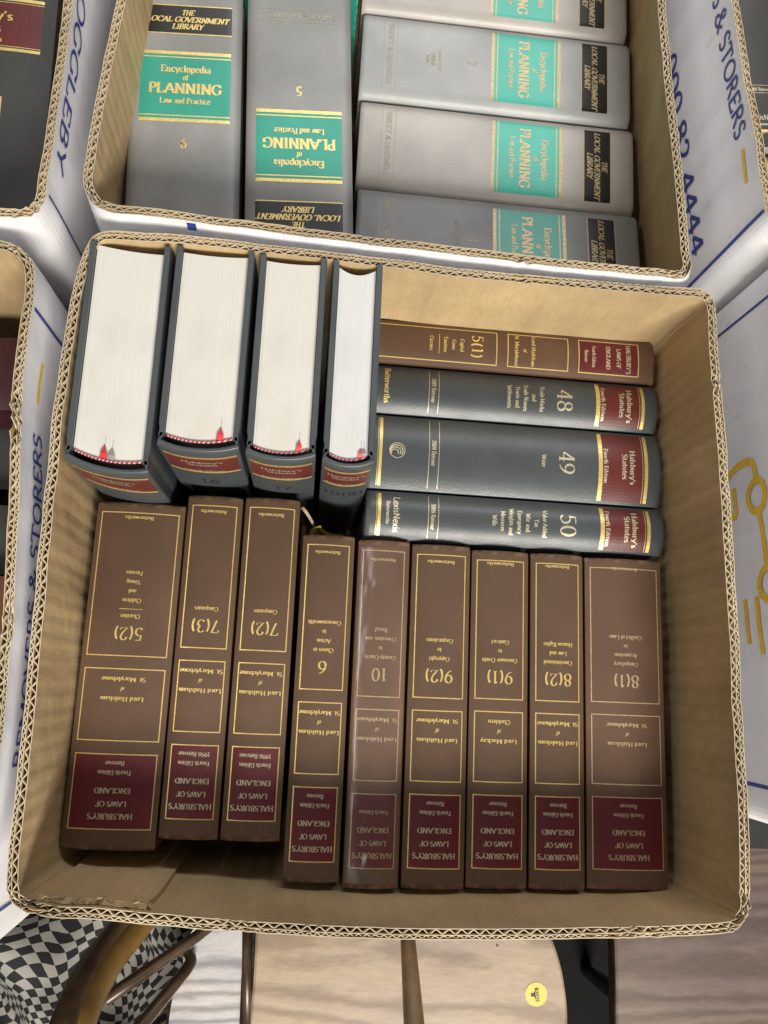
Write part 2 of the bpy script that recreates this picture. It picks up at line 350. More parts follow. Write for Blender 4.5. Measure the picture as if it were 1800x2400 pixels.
    G['i'] = (.27, [('l', [(.13, x), (.13, 0)]), p([(.04, x), (.13, x)]), p([(.08, .92), (.17, .92)])])
    G['j'] = (.27, [p([(.15, x), (.15, -.15), (.03, -.27)]), p([(.1, .92), (.19, .92)])])
    G['k'] = (.54, [('l', [(.12, 1), (.12, 0)]), p([(.03, 1), (.12, 1)]), p([(.42, x), (.12, .28)], 'f'), p([(.22, .38), (.48, 0)], 'l')])
    G['l'] = (.27, [('l', [(.13, 1), (.13, 0)]), p([(.04, 1), (.13, 1)])])
    G['m'] = (.82, [('l', [(.12, x), (.12, 0)]), p([(.03, x), (.12, x)]), ('l', [(.12, x * .7), (.26, x), (.38, x * .8), (.38, 0)]), ('l', [(.38, x * .7), (.52, x), (.66, x * .8), (.66, 0)])])
    G['n'] = (.56, [('l', [(.12, x), (.12, 0)]), p([(.03, x), (.12, x)]), ('l', [(.12, x * .7), (.28, x), (.42, x * .8), (.42, 0)])])
    G['o'] = (.50, [p(A(.25, x / 2, .19, x / 2, 0, 360))])
    G['p'] = (.54, [('l', [(.12, x), (.12, -.28)]), p([(.03, x), (.12, x)]), p([(.12, x * .75)] + A(.28, x / 2, .19, x / 2, 110, -120))])
    G['q'] = (.54, [('l', [(.41, x), (.41, -.28)]), p(A(.25, x / 2, .18, x / 2, 60, 300))])
    G['r'] = (.40, [('l', [(.12, x), (.12, 0)]), p([(.03, x), (.12, x)]), p([(.12, x * .7), (.24, x), (.36, x * .92)])])
    G['s'] = (.40, [p([(.32, x * .84), (.19, x), (.08, x * .82), (.12, x * .6), (.30, x * .38), (.33, .16), (.18, 0), (.06, .12)])])
    G['t'] = (.34, [p([(.15, .88), (.15, .12), (.23, 0), (.33, .06)]), p([(.04, x), (.30, x)])])
    G['u'] = (.56, [p([(.03, x), (.12, x), (.12, .16), (.22, 0), (.42, .16)]), ('l', [(.42, x), (.42, 0)])])
    G['v'] = (.50, [p([(.04, x), (.25, 0)], 'f'), p([(.25, 0), (.45, x)], 'l')])
    G['w'] = (.76, [p([(.04, x), (.22, 0)], 'f'), p([(.22, 0), (.38, x)]), p([(.38, x), (.55, 0)]), p([(.55, 0), (.72, x)], 'l')])
    G['x'] = (.50, [p([(.05, x), (.45, 0)], 'b'), p([(.44, x), (.06, 0)], 'b')])
    G['y'] = (.50, [p([(.04, x), (.26, .02)], 'f'), p([(.46, x), (.20, -.2), (.06, -.26)], 'f')])
    G['z'] = (.46, [p([(.06, x), (.40, x), (.06, 0), (.41, 0)])])
    G['0'] = (.56, [p(A(.28, .5, .21, .5, 0, 360))])
    G['1'] = (.44, [('l', [(.24, 1), (.24, 0)]), p([(.10, .86), (.24, 1)])])
    G['2'] = (.54, [p([(.09, .74)] + A(.26, .75, .18, .25, 160, -20) + [(.36, .44), (.07, .03), (.46, .03), (.49, .18)])])
    G['3'] = (.54, [p([(.08, .86)] + A(.24, .76, .17, .24, 130, -80) + A(.24, .27, .21, .27, 80, -150))])
    G['4'] = (.58, [p([(.40, 0), (.40, 1)], 'f'), p([(.40, 1), (.05, .30)]), p([(.05, .28), (.54, .28)])])
    G['5'] = (.54, [p([(.46, .98), (.15, .98), (.12, .56)] + A(.25, .31, .21, .31, 110, -150))])
    G['6'] = (.56, [p([(.46, .98), (.30, .90), (.13, .64)] + A(.28, .31, .21, .31, 165, -190))])
    G['7'] = (.52, [p([(.05, .80), (.06, .98), (.47, .98), (.18, 0)])])
    G['8'] = (.56, [p(A(.28, .76, .17, .24, -90, 270)), p(A(.28, .26, .21, .26, 90, 450))])
    G['9'] = (.56, [p([(.10, .02), (.26, .10), (.43, .36)] + A(.28, .69, .21, .31, -15, 350))])
    G['('] = (.34, [p(A(.42, .42, .30, .68, 130, 230))])
    G[')'] = (.34, [p(A(-.08, .42, .30, .68, 50, -50))])
    G["'"] = (.2, [p([(.12, 1), (.07, .78)])])
    G['.'] = (.22, [p([(.06, .05), (.15, .05)])])
    G[' '] = (.28, [])
    return G
GLY = _g()
# a plainer set of widths for sans (sign) lettering reuses the same strokes without serifs
def text_w(s, track=0.0): return sum(GLY[c][0] + track for c in s) - track
_cnt = [0]
def text_into(mb, s, surf, cx, cy, h, width=None, weight=1.0, sans=False, ital=0.0, track=.02, off=.00022, mi=0, faint=0.0):
    """surf(u, v, off) -> point; text centred at cx, baseline-to-cap centre at cy, cap height h"""
    mb.marks.append((len(mb.v), len(mb.f)))
    W = text_w(s, track); sx = (width / W) if width else h
    x = -W / 2
    for ch in s:
        wd, st = GLY[ch]
        for (ser, pts) in st:
            _cnt[0] = (_cnt[0] + 1) % 7
            o = off + .000012 * _cnt[0]
            def mp(q): return (cx + (x + q[0] + ital * q[1]) * sx, cy + (q[1] - .5) * h)
            P = []
            n = len(pts); L = []; R_ = []
            for i in range(n):
                a = pts[max(i - 1, 0)]; b = pts[min(i + 1, n - 1)]
                if i == 0 and pts[0] == pts[-1]: a = pts[-2]
                if i == n - 1 and pts[0] == pts[-1]: b = pts[1]
                dx, dy = b[0] - a[0], b[1] - a[1]; l = math.hypot(dx, dy) or 1; dx /= l; dy /= l
                if sans: wid = .15 * weight
                else:
                    wid = (.050 + .105 * abs(dx * math.sin(math.radians(18)) - dy * math.cos(math.radians(18)))) * weight
                nx, ny = -dy * wid / 2, dx * wid / 2
                L.append(mp((pts[i][0] + nx, pts[i][1] + ny))); R_.append(mp((pts[i][0] - nx, pts[i][1] - ny)))
            V = [surf(q[0], q[1], o) for q in L] + [surf(q[0], q[1], o) for q in R_]
            mb.add(V, [(i, n + i, n + i + 1, i + 1) for i in range(n - 1)], mi)
            if not sans:
                for e, cond in ((0, ser in ('f', 'b')), (-1, ser in ('l', 'b'))):
                    if cond:
                        q = pts[e]; hw = .115 * (1 if weight < 1.3 else 1.15); th = .026 * weight
                        c4 = [mp((q[0] - hw, q[1] - th)), mp((q[0] + hw, q[1] - th)), mp((q[0] + hw, q[1] + th)), mp((q[0] - hw, q[1] + th))]
                        mb.add([surf(a[0], a[1], o + .000006) for a in c4], [(0, 1, 2, 3)], mi)
        x += wd + track

# ------------------------------------------------------------------ books
class Spine:
    """local frame: x thickness, y tail->head, z up to the spine"""
    def __init__(s, T, L, D, r, skew=0.0, pw=2.4): s.T, s.L, s.D, s.r, s.k, s.pw = T, L, D, r, skew, pw
    def z(s, x, y):
        e = min(y, s.L - y); cap = -.0016 * max(0, 1 - e / .0035) ** 2
        return s.D - s.r * abs(2 * x / s.T) ** s.pw + cap + s.k * x
    def __call__(s, x, y, off=0.0):
        return (x, y, s.z(x, y) + off)

def strip(mb, sp, x0, x1, y0, y1, off, mi=0, nx=None, th=.0):
    mb.marks.append((len(mb.v), len(mb.f)))
    nx = nx or max(1, int(abs(x1 - x0) / .0025)); ny = 1
    V = []
    for j in (0, 1):
        for i in range(nx + 1):
            V.append(sp(x0 + (x1 - x0) * i / nx, (y0, y1)[j], off))
    mb.add(V, [(i, i + 1, nx + 2 + i, nx + 1 + i) for i in range(nx)], mi)
def frame(mb, sp, x0, x1, y0, y1, w_, off, mi=0):
    strip(mb, sp, x0, x1, y0, y0 + w_, off, mi); strip(mb, sp, x0, x1, y1 - w_, y1, off, mi)
    for a, b in ((x0, x0 + w_), (x1 - w_, x1)):
        strip(mb, sp, a, b, y0 + w_, y1 - w_, off, mi, 1)

def book(name, label, cat, T, L, D, cover, r, loc, rot, group, skew=0.0, pages=None, square=.003, bt=.0030, pw=2.4, hollow=.0, fe=.9):
    root = empty(name, loc, label, cat, group, rot)
    sp = Spine(T, L, D, r, skew, pw)
    k = skew
    # spine shell
    ns, ys = 28, [0, .0007, .002, .0045, .03, L * .5, L - .03, L - .0045, L - .002, L - .0007, L]
    V = []; th = .0022
    wob = random.uniform(-50, 50)
    def zz(x, y): 
        return sp.z(x, y)
    xs = [-math.cos(PI * i / ns) * T / 2 for i in range(ns + 1)]
    low = D - r - .0085
    prof = [(-T / 2 + .0012, low), (-T / 2, D - r - .004)] 
    for y in ys:
        row = [(-T / 2 + .0014, low + k * -T / 2), (-T / 2 + .0002, D - r - .0035 + k * -T / 2)]
        row += [(x, zz(x, y)) for x in xs]
        row += [(T / 2 - .0002, D - r - .0035 + k * T / 2), (T / 2 - .0014, low + k * T / 2)]
        e = min(y, L - y); sh = .0009 * max(0, 1 - e / .002) ** 2
        V += [(x * (1 - sh * 12), y, z) for x, z in row]
    nr = len(row)
    Fs = [(j * nr + i, j * nr + i + 1, (j + 1) * nr + i + 1, (j + 1) * nr + i) for j in range(len(ys) - 1) for i in range(nr - 1)]
    b0 = len(V)                                            # inner skin
    for y in (0.0, L):
        V += [(-T / 2 + .0014 + th, y, low + k * -T / 2), (-T / 2 + th, y, D - r - .0035 + k * -T / 2)]
        V += [(x * (1 - 2 * th / T), y, sp.D - sp.r * abs(2 * x / T) ** pw - th + k * x - .0016) for x in xs]
        V += [(T / 2 - th, y, D - r - .0035 + k * T / 2), (T / 2 - .0014 - th, y, low + k * T / 2)]
    for i in range(nr - 1):
        Fs.append((b0 + i, b0 + nr + i, b0 + nr + i + 1, b0 + i + 1))
        Fs.append((i, b0 + i, b0 + i + 1, i + 1)); t = (len(ys) - 1) * nr
        Fs.append((t + i, t + i + 1, b0 + nr + i + 1, b0 + nr + i))
    Fs.append((0, t, b0 + nr, b0)); Fs.append((nr - 1, b0 + nr - 1, b0 + 2 * nr - 1, t + nr - 1))
    mesh('spine', V, Fs, cover, root, True)
    # boards with a hinge groove below the spine
    for sgn in (-1, 1):
        m = MB(); zt = D - r - .0060 + k * sgn * T / 2
        x1 = sgn * T / 2; x0 = x1 - sgn * bt
        pts = [(x0, 0.0), (x1 - sgn * .0004, 0.0), (x1, .0012), (x1, zt - .0095), (x1 - sgn * .0011, zt - .0050), (x1 - sgn * .0006, zt), (x0, zt)]
        n = len(pts); V = []
        for y, ins in ((0, .0005), (.0006, 0), (L - .0006, 0), (L, .0005)):
            V += [(x - sgn * ins * (1 if abs(x) == T / 2 else 0), y, z + (ins if z == 0 else 0)) for x, z in pts]
        Fq = [(j * n + i, j * n + (i + 1) % n, (j + 1) * n + (i + 1) % n, (j + 1) * n + i) for j in range(3) for i in range(n)]
        Fq += [tuple(range(n - 1, -1, -1)), tuple(3 * n + i for i in range(n))]
        mesh('board', V, Fq, cover, root)
    # page block
    V = []; nb = 14; zt0 = D - r * .9 - th - .0035 - hollow
    hx = T / 2 - bt - .0004
    for y in (square, L - square):
        for i in range(nb + 1):
            x = -hx + 2 * hx * i / nb; q = 1 - (x / hx) ** 2
            V.append((x, y, zt0 + (r * .8) * q + k * x))
        for i in range(nb + 1):
            x = hx - 2 * hx * i / nb; q = 1 - (x / hx) ** 2
            V.append((x, y, square + (r * fe) * q + k * x * .6))
    n = 2 * nb + 2
    Fs = [(i, n + i, n + (i + 1) % n, (i + 1) % n) for i in range(n)]
    for base in (0, n):
        for i in range(nb):
            q = (base + i, base + i + 1, base + n - 2 - i, base + n - 1 - i)
            Fs.append(q if base == 0 else q[::-1])
    mesh('page_block', V, Fs, pages or PAGES, root)
    root['_'] = 0; del root['_']
    return root, sp

LAW = 'law reports standing spine up in the main box'
def laws_book(vol, title, editor, label, cx, yt, yh, T, cover=BROWN, foil=GILT, lab_lines=('Fourth Edition', 'Reissue'), loc=None, rotz=PI, z=.170, faint=False, cat='book', group=LAW, numh=.0092, yaw=0.0):
    """Halsbury layout; distances from the head"""
    L = abs(yt - yh)
    root, sp = book('law_book', label, cat, T, L, z, cover, .0035, loc, (0, 0, rotz + yaw), group)
    hx = T / 2 - .0036
    Y = lambda t: L - t
    m = MB(); frame(m, sp, -hx, hx, Y(.2447 * L / .2525), Y(.1347), .00080, .00016); m.build('gilt_frame', foil, root)
    m = MB(); frame(m, sp, -hx, hx, Y(.1260), Y(.0743), .00080, .00016); m.build('gilt_frame', foil, root)
    m = MB(); strip(m, sp, -hx, hx, Y(.0657), Y(.0138), .00012); lab = m.build('title_label', MAROON, root)
    m = MB(); frame(m, sp, -hx, hx, Y(.0657), Y(.0138), .00080, .0002)
    m.build('gilt_frame', foil, lab)
    m = MB(); wl = min(.0315, 2 * hx - .004)
    for s, t, h, wd in (("HALSBURY'S", .0228, .0037, wl), ('LAWS OF', .0313, .0035, wl * .68), ('ENGLAND', .0403, .0035, wl * .80), (lab_lines[0], .0525, .0030, wl * .74)) + (((lab_lines[1], .0590, .0030, wl * (.42 if len(lab_lines[1]) < 9 else .74)),) if len(lab_lines) > 1 else ()):
        text_into(m, s, sp, 0, Y(t), h, wd, 1.15, off=.00026)
    m.build('gilt_lettering', PALE if not faint else GILTD, lab)
    m = MB()
    e = editor
    we = min(.031, 2 * hx - .003)
    text_into(m, e[0], sp, 0, Y(.1040), .0031, we * (1 if len(e[0]) > 11 else .9), 1.2)
    text_into(m, 'of', sp, 0, Y(.1111), .0031, None, 1.2, ital=.15)
    text_into(m, e[1], sp, 0, Y(.1181), .0031, we * (1.02 if len(e[1]) > 10 else .55), 1.2)
    text_into(m, 'Butterworths', sp, .0005, Y(.2385), .0026, .0215 if T > .043 else .0195, 1.25)
    text_into(m, vol, sp, 0, Y(.1512), numh, text_w(vol) * numh * 1.32, .85, track=.03)
    t = .1640
    for s in title:
        if s == '-':
            strip(m, sp, -.0085, .0085, Y(t - .0012), Y(t - .0012) + .0005, .00022); t += .0048; continue
        wn = text_w(s) * .0037
        text_into(m, s, sp, 0, Y(t), .0031, min(wn, 2 * hx - .0025), 1.2); t += .0069
    m.build('gilt_lettering', foil, root)
    return root, sp

HH = ('Lord Hailsham', 'St. Marylebone')
def bottom_row():
    D = [
      ('5(2)', ['Charities', '-', 'Children', 'and', 'Young', 'Persons'], HH, 'thick brown law book numbered 5(2) against the left wall of the main box', .0265, .2655, .0150, .0655, BROWN, GILT, ('Fourth Edition', 'Reissue')),
      ('7(3)', ['Companies'], HH, 'brown law book numbered 7(3), between volumes 5(2) and 7(2)', .0818, .2745, .0232, .0415, BROWN, GILT, ('Fourth Edition', '1996 Reissue')),
      ('7(2)', ['Companies'], HH, 'brown law book numbered 7(2) with a tan ribbon hanging from its tail', .1258, .2755, .0232, .0420, BROWN, GILT, ('Fourth Edition', '1996 Reissue')),
      ('6', ['Choses in', 'Action', 'to', 'Commonwealth'], HH, 'brown law book numbered 6 right of the dark gap, yellow ribbon at its top', .1708, .2490, -.0035, .0400, BROWN, GILT, ('Fourth Edition', 'Reissue')),
      ('10', ['County Courts', 'to', 'Cremation and', 'Burial'], HH, 'brown law book numbered 10 wrapped in creased clear plastic film', .2140, .2470, -.0070, .0400, BROWN2, GILTD, ('Fourth Edition',)),
      ('9(2)', ['Copyright', 'to', 'Corporations'], HH, 'brown law book numbered 9(2) beside the film covered volume', .2592, .2460, -.0062, .0458, BROWN, GILT, ('Fourth Edition', 'Reissue')),
      ('9(1)', ['Consumer Credit', 'to', 'Contract'], ('Lord Mackay', 'Clashfern'), 'brown law book numbered 9(1) naming Lord Mackay of Clashfern', .3062, .2440, -.0052, .0450, BROWN, GILT, ('Fourth Edition', 'Reissue')),
      ('8(2)', ['Constitutional', 'Law and', 'Human Rights'], HH, 'narrow brown law book numbered 8(2) on human rights, second from right', .3518, .2440, -.0050, .0418, BROWN, GILT, ('Fourth Edition', 'Reissue')),
      ('8(1)', ['Compulsory', 'Acquisition', 'to', 'Conflict of Laws'], HH, 'thick brown law book numbered 8(1), dulled gilt, against the right wall', .4058, .2430, -.0040, .0620, BROWN2, GILTD, ('Fourth Edition', 'Reissue')),
    ]
    for vol, title, ed, label, cx, yt, yh, T, cov, foil, ll in D:
        r, sp = laws_book(vol, title, ed, label, cx, yt, yh, T, cov, foil, ll, loc=(cx, yt, 0.002), faint=(foil is GILTD), z=.168)
        L = yt - yh
        if vol == '10':
            m = MB(); nx, ny = 26, 60; V = []
            T2 = T / 2 + .0006
            for j in range(ny + 1):
                y = .006 + (L - .010) * j / ny
                for i in range(nx + 1):
                    x = -T2 + 2 * T2 * i / nx; xx = max(-T / 2, min(T / 2, x))
                    # loose wrinkles where the film has lifted
                    ed = max(0.0, 1 - (abs(x) / (T / 2)) ** 4)
                    a = .0022 * ed * max(0, noise.noise(Vector((x * 60, y * 26, 3)))) + .0016 * ed * math.exp(-((y - .030 - x * .9) / .0016) ** 2) * (1 if x < .008 else 0) + .0014 * ed * math.exp(-((y - .041 + x * .25 - .002 * math.sin(x * 260)) / .0012) ** 2) + .0020 * ed * math.exp(-((L - y - .024 + x * 1.4) / .0030) ** 2) * (x < .006)
                    V.append((x, y, sp.z(xx, y) + .0007 + a - (.0 if abs(x) < T / 2 else .002)))
                V[-(nx + 1)] = (-T2, y, D0 := sp.D - .030); V[-1] = (T2, y, D0)
            Fs = [(j * (nx + 1) + i, j * (nx + 1) + i + 1, (j + 1) * (nx + 1) + i + 1, (j + 1) * (nx + 1) + i) for j in range(ny) for i in range(nx)]
            mesh('plastic_film', V, Fs, FILM, r, True)
        def rib(name, pts, wd, mat, nrm=Vector((0, 0, 1))):
            V = []
            for i, p in enumerate(pts):
                p = Vector(p); d = (Vector(pts[min(i + 1, len(pts) - 1)]) - Vector(pts[max(i - 1, 0)])).normalized()
                s = d.cross(nrm).normalized() * wd / 2; tw = Vector((0, 0, .0007 * math.sin(i * 1.3)))
                V += [p - s + tw, p + s - tw]
            V += [v - Vector((0, 0, .0004)) for v in V]; n = len(pts) * 2
            Fs = [(2 * i, 2 * i + 1, 2 * i + 3, 2 * i + 2) for i in range(len(pts) - 1)] + [(n + 2 * i, n + 2 * i + 2, n + 2 * i + 3, n + 2 * i + 1) for i in range(len(pts) - 1)]
            mesh(name, V, Fs, mat, r, True)
        # local frame is rotated half a turn: local (x, y) -> world (cx - x, yt - y)
        W = lambda x, y, z: (cx - x, yt - y, z)
        if vol == '7(2)':
            rib('ribbon', [W(.1465, .2700, .160), W(.1490, .2690, .1665), W(.1525, .2655, .1640), W(.1570, .2600, .158), W(.1605, .2545, .150), W(.1620, .2520, .142)], .0022, TAN)
        if vol == '6':
            rib('ribbon', [W(.1560, .2500, .150), W(.1580, .2535, .158), W(.1625, .2560, .160), W(.1660, .2535, .154), W(.1720, .2520, .150), W(.1800, .2525, .147), W(.1850, .2505, .140)], .0040, YEL, Vector((.2, .9, .5)))
        if vol == '10':
            rib('ribbon', [W(.2040, .2500, .150), W(.2120, .2525, .157), W(.2210, .2520, .159), W(.2300, .2495, .158), W(.2340, .2475, .152)], .0070, plainred, Vector((0, .2, 1)))
plainred = plain('brown_red_ribbon', (.22, .09, .07), .6, 0, .2, 80)
bottom_row()

# volume 5(1), lying with its head to the right
laws_book('5(1)', ['Capital', 'Gains', 'Taxation', '-', 'Carriers'], HH, 'brown law book numbered 5(1) lying along the back wall of the main box',
          0, .1860, .4355, .0365, BROWN2, GILT, ('Fourth Edition', 'Reissue'), loc=(.1860, .4140, .002), rotz=-PI / 2 - .008, z=.168)

def statute_book(vol, title, imprint, reissue, label, T, L, D, loc, rot, r=.0075, cover=SLATE, pages=None, group='slate grey statute books', skew=0.0, dark=False, square=.003, hollow=.0, full=True, numh=.0125, fe=.9, bt=.0034, pw=2.1):
    root, sp = book('statute_book', label, 'book', T, L, D, cover, r, loc, rot, group, skew, pages, square=square, pw=pw, hollow=hollow, fe=fe, bt=bt)
    hx = T / 2 - .0022; Y = lambda t: L - t
    m = MB(); strip(m, sp, -hx, hx, Y(.0522), Y(.0152), .00012); lab = m.build('title_label', MAROON2, root)
    for a, b in ((.0152, .0112), (.0562, .0522)):
        m = MB(); strip(m, sp, -hx, hx, Y(b + (.0032 if a < .02 else .0008)), Y(b + (.0004 if a < .02 else -.0026) + .0), .00018)
        m.build('gilt_band', GILT, root); m = MB(); strip(m, sp, -hx, hx, Y(a + (.0009 if a < .02 else -.0036)), Y(a + (.0005 if a < .02 else -.0040)), .0002)
        m.build('gilt_rule', GILT, root)
    m = MB(); wl = min(.0290, 2 * hx - .004)
    lm = PALE if not dark else GILTF
    text_into(m, "Halsbury's", sp, 0, Y(.0245), .0044, wl, 1.2, off=.00026); text_into(m, 'Statutes', sp, 0, Y(.0310), .0044, wl * .74, 1.2, off=.00026)
    text_into(m, 'Fourth Edition', sp, 0, Y(.0468), .0034, wl * 1.0, 1.2, off=.00026)
    m.build('gilt_lettering', lm, lab)
    m = MB()
    if vol: text_into(m, vol, sp, 0, Y(.0795), numh, text_w(vol) * numh * 1.34, .80, track=.04)
    t = .0985
    for s in title: text_into(m, s, sp, 0, Y(t), .0036, min(text_w(s) * .0040, 2 * hx - .003), 1.2); t += .0068
    if full:
        text_into(m, reissue, sp, 0, Y(.1885), .0035, None, 1.2)
    if m.v: m.build('gilt_lettering', PALE if not dark else GILT_UNLIT, root)
    if full:
        for t in (.1845, .1925): m = MB(); strip(m, sp, -hx, hx, Y(t), Y(t) + .00045, .0002); m.build('gilt_rule', PALE, root)
    if full and imprint != 'plain':
        m = MB(); strip(m, sp, -hx, hx, Y(.2325), Y(.2300), .00018); m.build('gilt_band', GILT, root); m = MB(); strip(m, sp, -hx, hx, Y(.2336), Y(.2332), .0002); m.build('gilt_rule', GILT, root)
    m = MB()
    if imprint == 'logo':
        cy = Y(.2180)
        for (ox, rx, a0, a1, wv_) in ((0, .0062, 0, 360, .0006), (.0012, .0052, 60, 300, .0009), (.0026, .0042, 70, 290, .0009), (.0038, .0030, 75, 285, .0008)):
            pts = arc(ox * .6, cy - ox * .5, rx, rx, a0, a1); n = len(pts); V = []
            for s_ in (-1, 1):
                for q in pts:
                    dx, dy = q[0] - ox * .6, q[1] - (cy - ox * .5); l = math.hypot(dx, dy)
                    V.append(sp(q[0] + dx / l * wv_ / 2 * s_, q[1] + dy / l * wv_ / 2 * s_, .0002 + ox * .01))
            m.add(V, [(i, i + 1, n + i + 1, n + i) for i in range(n - 1)])
        m.build('gilt_emblem', PALE, root)
    elif imprint == 'lexis':
        text_into(m, 'LexisNexis', sp, 0, Y(.2175), .0052, .0285, 1.0, sans=True); text_into(m, 'Butterworths', sp, -.001, Y(.2243), .0030, .0185, 1.2)
        m.build('gilt_lettering', PALE, root)
    elif imprint == 'plain':
        text_into(m, 'Butterworths', sp, -.002, Y(.2265), .0046, .0305, 1.2); m.build('gilt_lettering', GILT, root)
    return root, sp
RZ = -PI / 2 - .008
statute_book('48', ['Trade Marks', 'and', 'Trade Names', 'Trusts and', 'Settlements'], 'plain', '2001 Reissue', 'slate grey statute book numbered 48 with a bright sheen along its spine', .0408, .242, .168, (.1955, .3735, .002), (0, 0, RZ))
statute_book('49', ['Water'], 'logo', '2004 Reissue', 'thick slate grey statute book numbered 49 with a ringed gilt emblem', .0610, .242, .168, (.1970, .3205, .002), (0, 0, RZ))
statute_book('50', ['Value Added', 'Tax', 'War and', 'Emergency', 'Weights and', 'Measures', 'Wills'], 'lexis', '2006 Reissue', 'slate grey statute book numbered 50, nearest the brown row', .0385, .242, .168, (.1980, .2688, .002), (0, 0, RZ))

def upright(cx, y_sp, y_fe, T, vol, label, pages, yaw=0.0, skew=0.0, rc=1, zt=.257, ribs=(('RED', .0),), hollow=.0, lean=0.0, fe=.25):
    Dp = y_fe - y_sp; L = .250
    root, sp = statute_book(vol, [], None, '', label, T, L, Dp, (cx, y_fe, zt - L), (PI / 2 + lean, 0, yaw), r=.0045, fe=fe, bt=.0042, pw=2.3, pages=pages, group='slate grey statute books standing on end', skew=skew, dark=True, full=False, hollow=hollow, square=.0035, numh=.011)
    # headband and ribbons at the head
    hx = T / 2 - .0050; V = []; n = 16
    zt0 = Dp - .0045 * .9 - .0022 - .0035 - hollow
    pts = []
    for i in range(n + 1):
        x = -hx + 2 * hx * i / n; q = 1 - (x / hx) ** 2; pts.append((x, L - .0028, zt0 + .0036 * q + skew * x + .0006))
    m = MB(); m.tube(pts, .0008, 8, up=Vector((0, 1, 0))); m.build('headband', HEADB, root, True)
    for x0, mat, tall in ribs:
        rw = .0056 if T > .05 else .0046
        q = 1 - (x0 / hx) ** 2; zb = zt0 + .0036 * q + skew * x0
        wv_ = rw; y = L - .0030
        V = [(x0 - wv_ / 2, y, zb), (x0 + wv_ / 2, y, zb), (x0 + wv_ * .42, y + .0016, zb - tall * .35), (x0 - wv_ * .36, y + .0016, zb - tall * .4), (x0 + wv_ * .12, y + .0008, zb - tall * .8), (x0 - wv_ * .05, y + .0008, zb - tall * .85), (x0 + .0002, y - .0002, zb - tall), (x0 - .0001, y - .0002, zb - tall)]
        Vb = [(a, b - .0003, c) for a, b, c in V]
        Fs = [(0, 1, 2, 3), (3, 2, 4, 5), (5, 4, 6, 7)]
        mesh('ribbon', V + Vb, Fs + [tuple(i + 8 for i in f[::-1]) for f in Fs] + [(0, 8, 9, 1), (1, 9, 10, 2), (2, 10, 12, 4), (3, 11, 8, 0), (5, 13, 11, 3)], mat, root)
        # the slit where the ribbon drops between the leaves
        m = MB(); m.box(x0 - .00008, x0 + .0001, L - .0036, L - .00345, zb - tall - .006, zb - tall); m.build('page_slit', BLACKL, root)
    return root
upright(.0190, .2670, .4330, .0555, '', 'leftmost upright statute book, cocked, white pages up and red ribbon tip', PAGESG, yaw=.0, skew=.13, ribs=((-.003, RED, .0105), (.0022, GREYR, .009)), hollow=.003)
upright(.0780, .2840, .4345, .0545, '16', 'second upright statute book, cream page edge and gaping red headband', PAGES, yaw=-.004, ribs=((.014, RED, .010),), hollow=.003)
upright(.1330, .2820, .4335, .0475, '17', 'third upright statute book, cream pages with one red ribbon at right', PAGES, ribs=((.012, RED, .0085),), hollow=.001)
upright(.1790, .2800, .4330, .0355, '10(2)', 'narrowest upright statute book, white pages, beside the empty cardboard wall', PAGESW, ribs=((.0085, RED, .007), (.0105, GREYR, .006)), hollow=.001, fe=1.1)

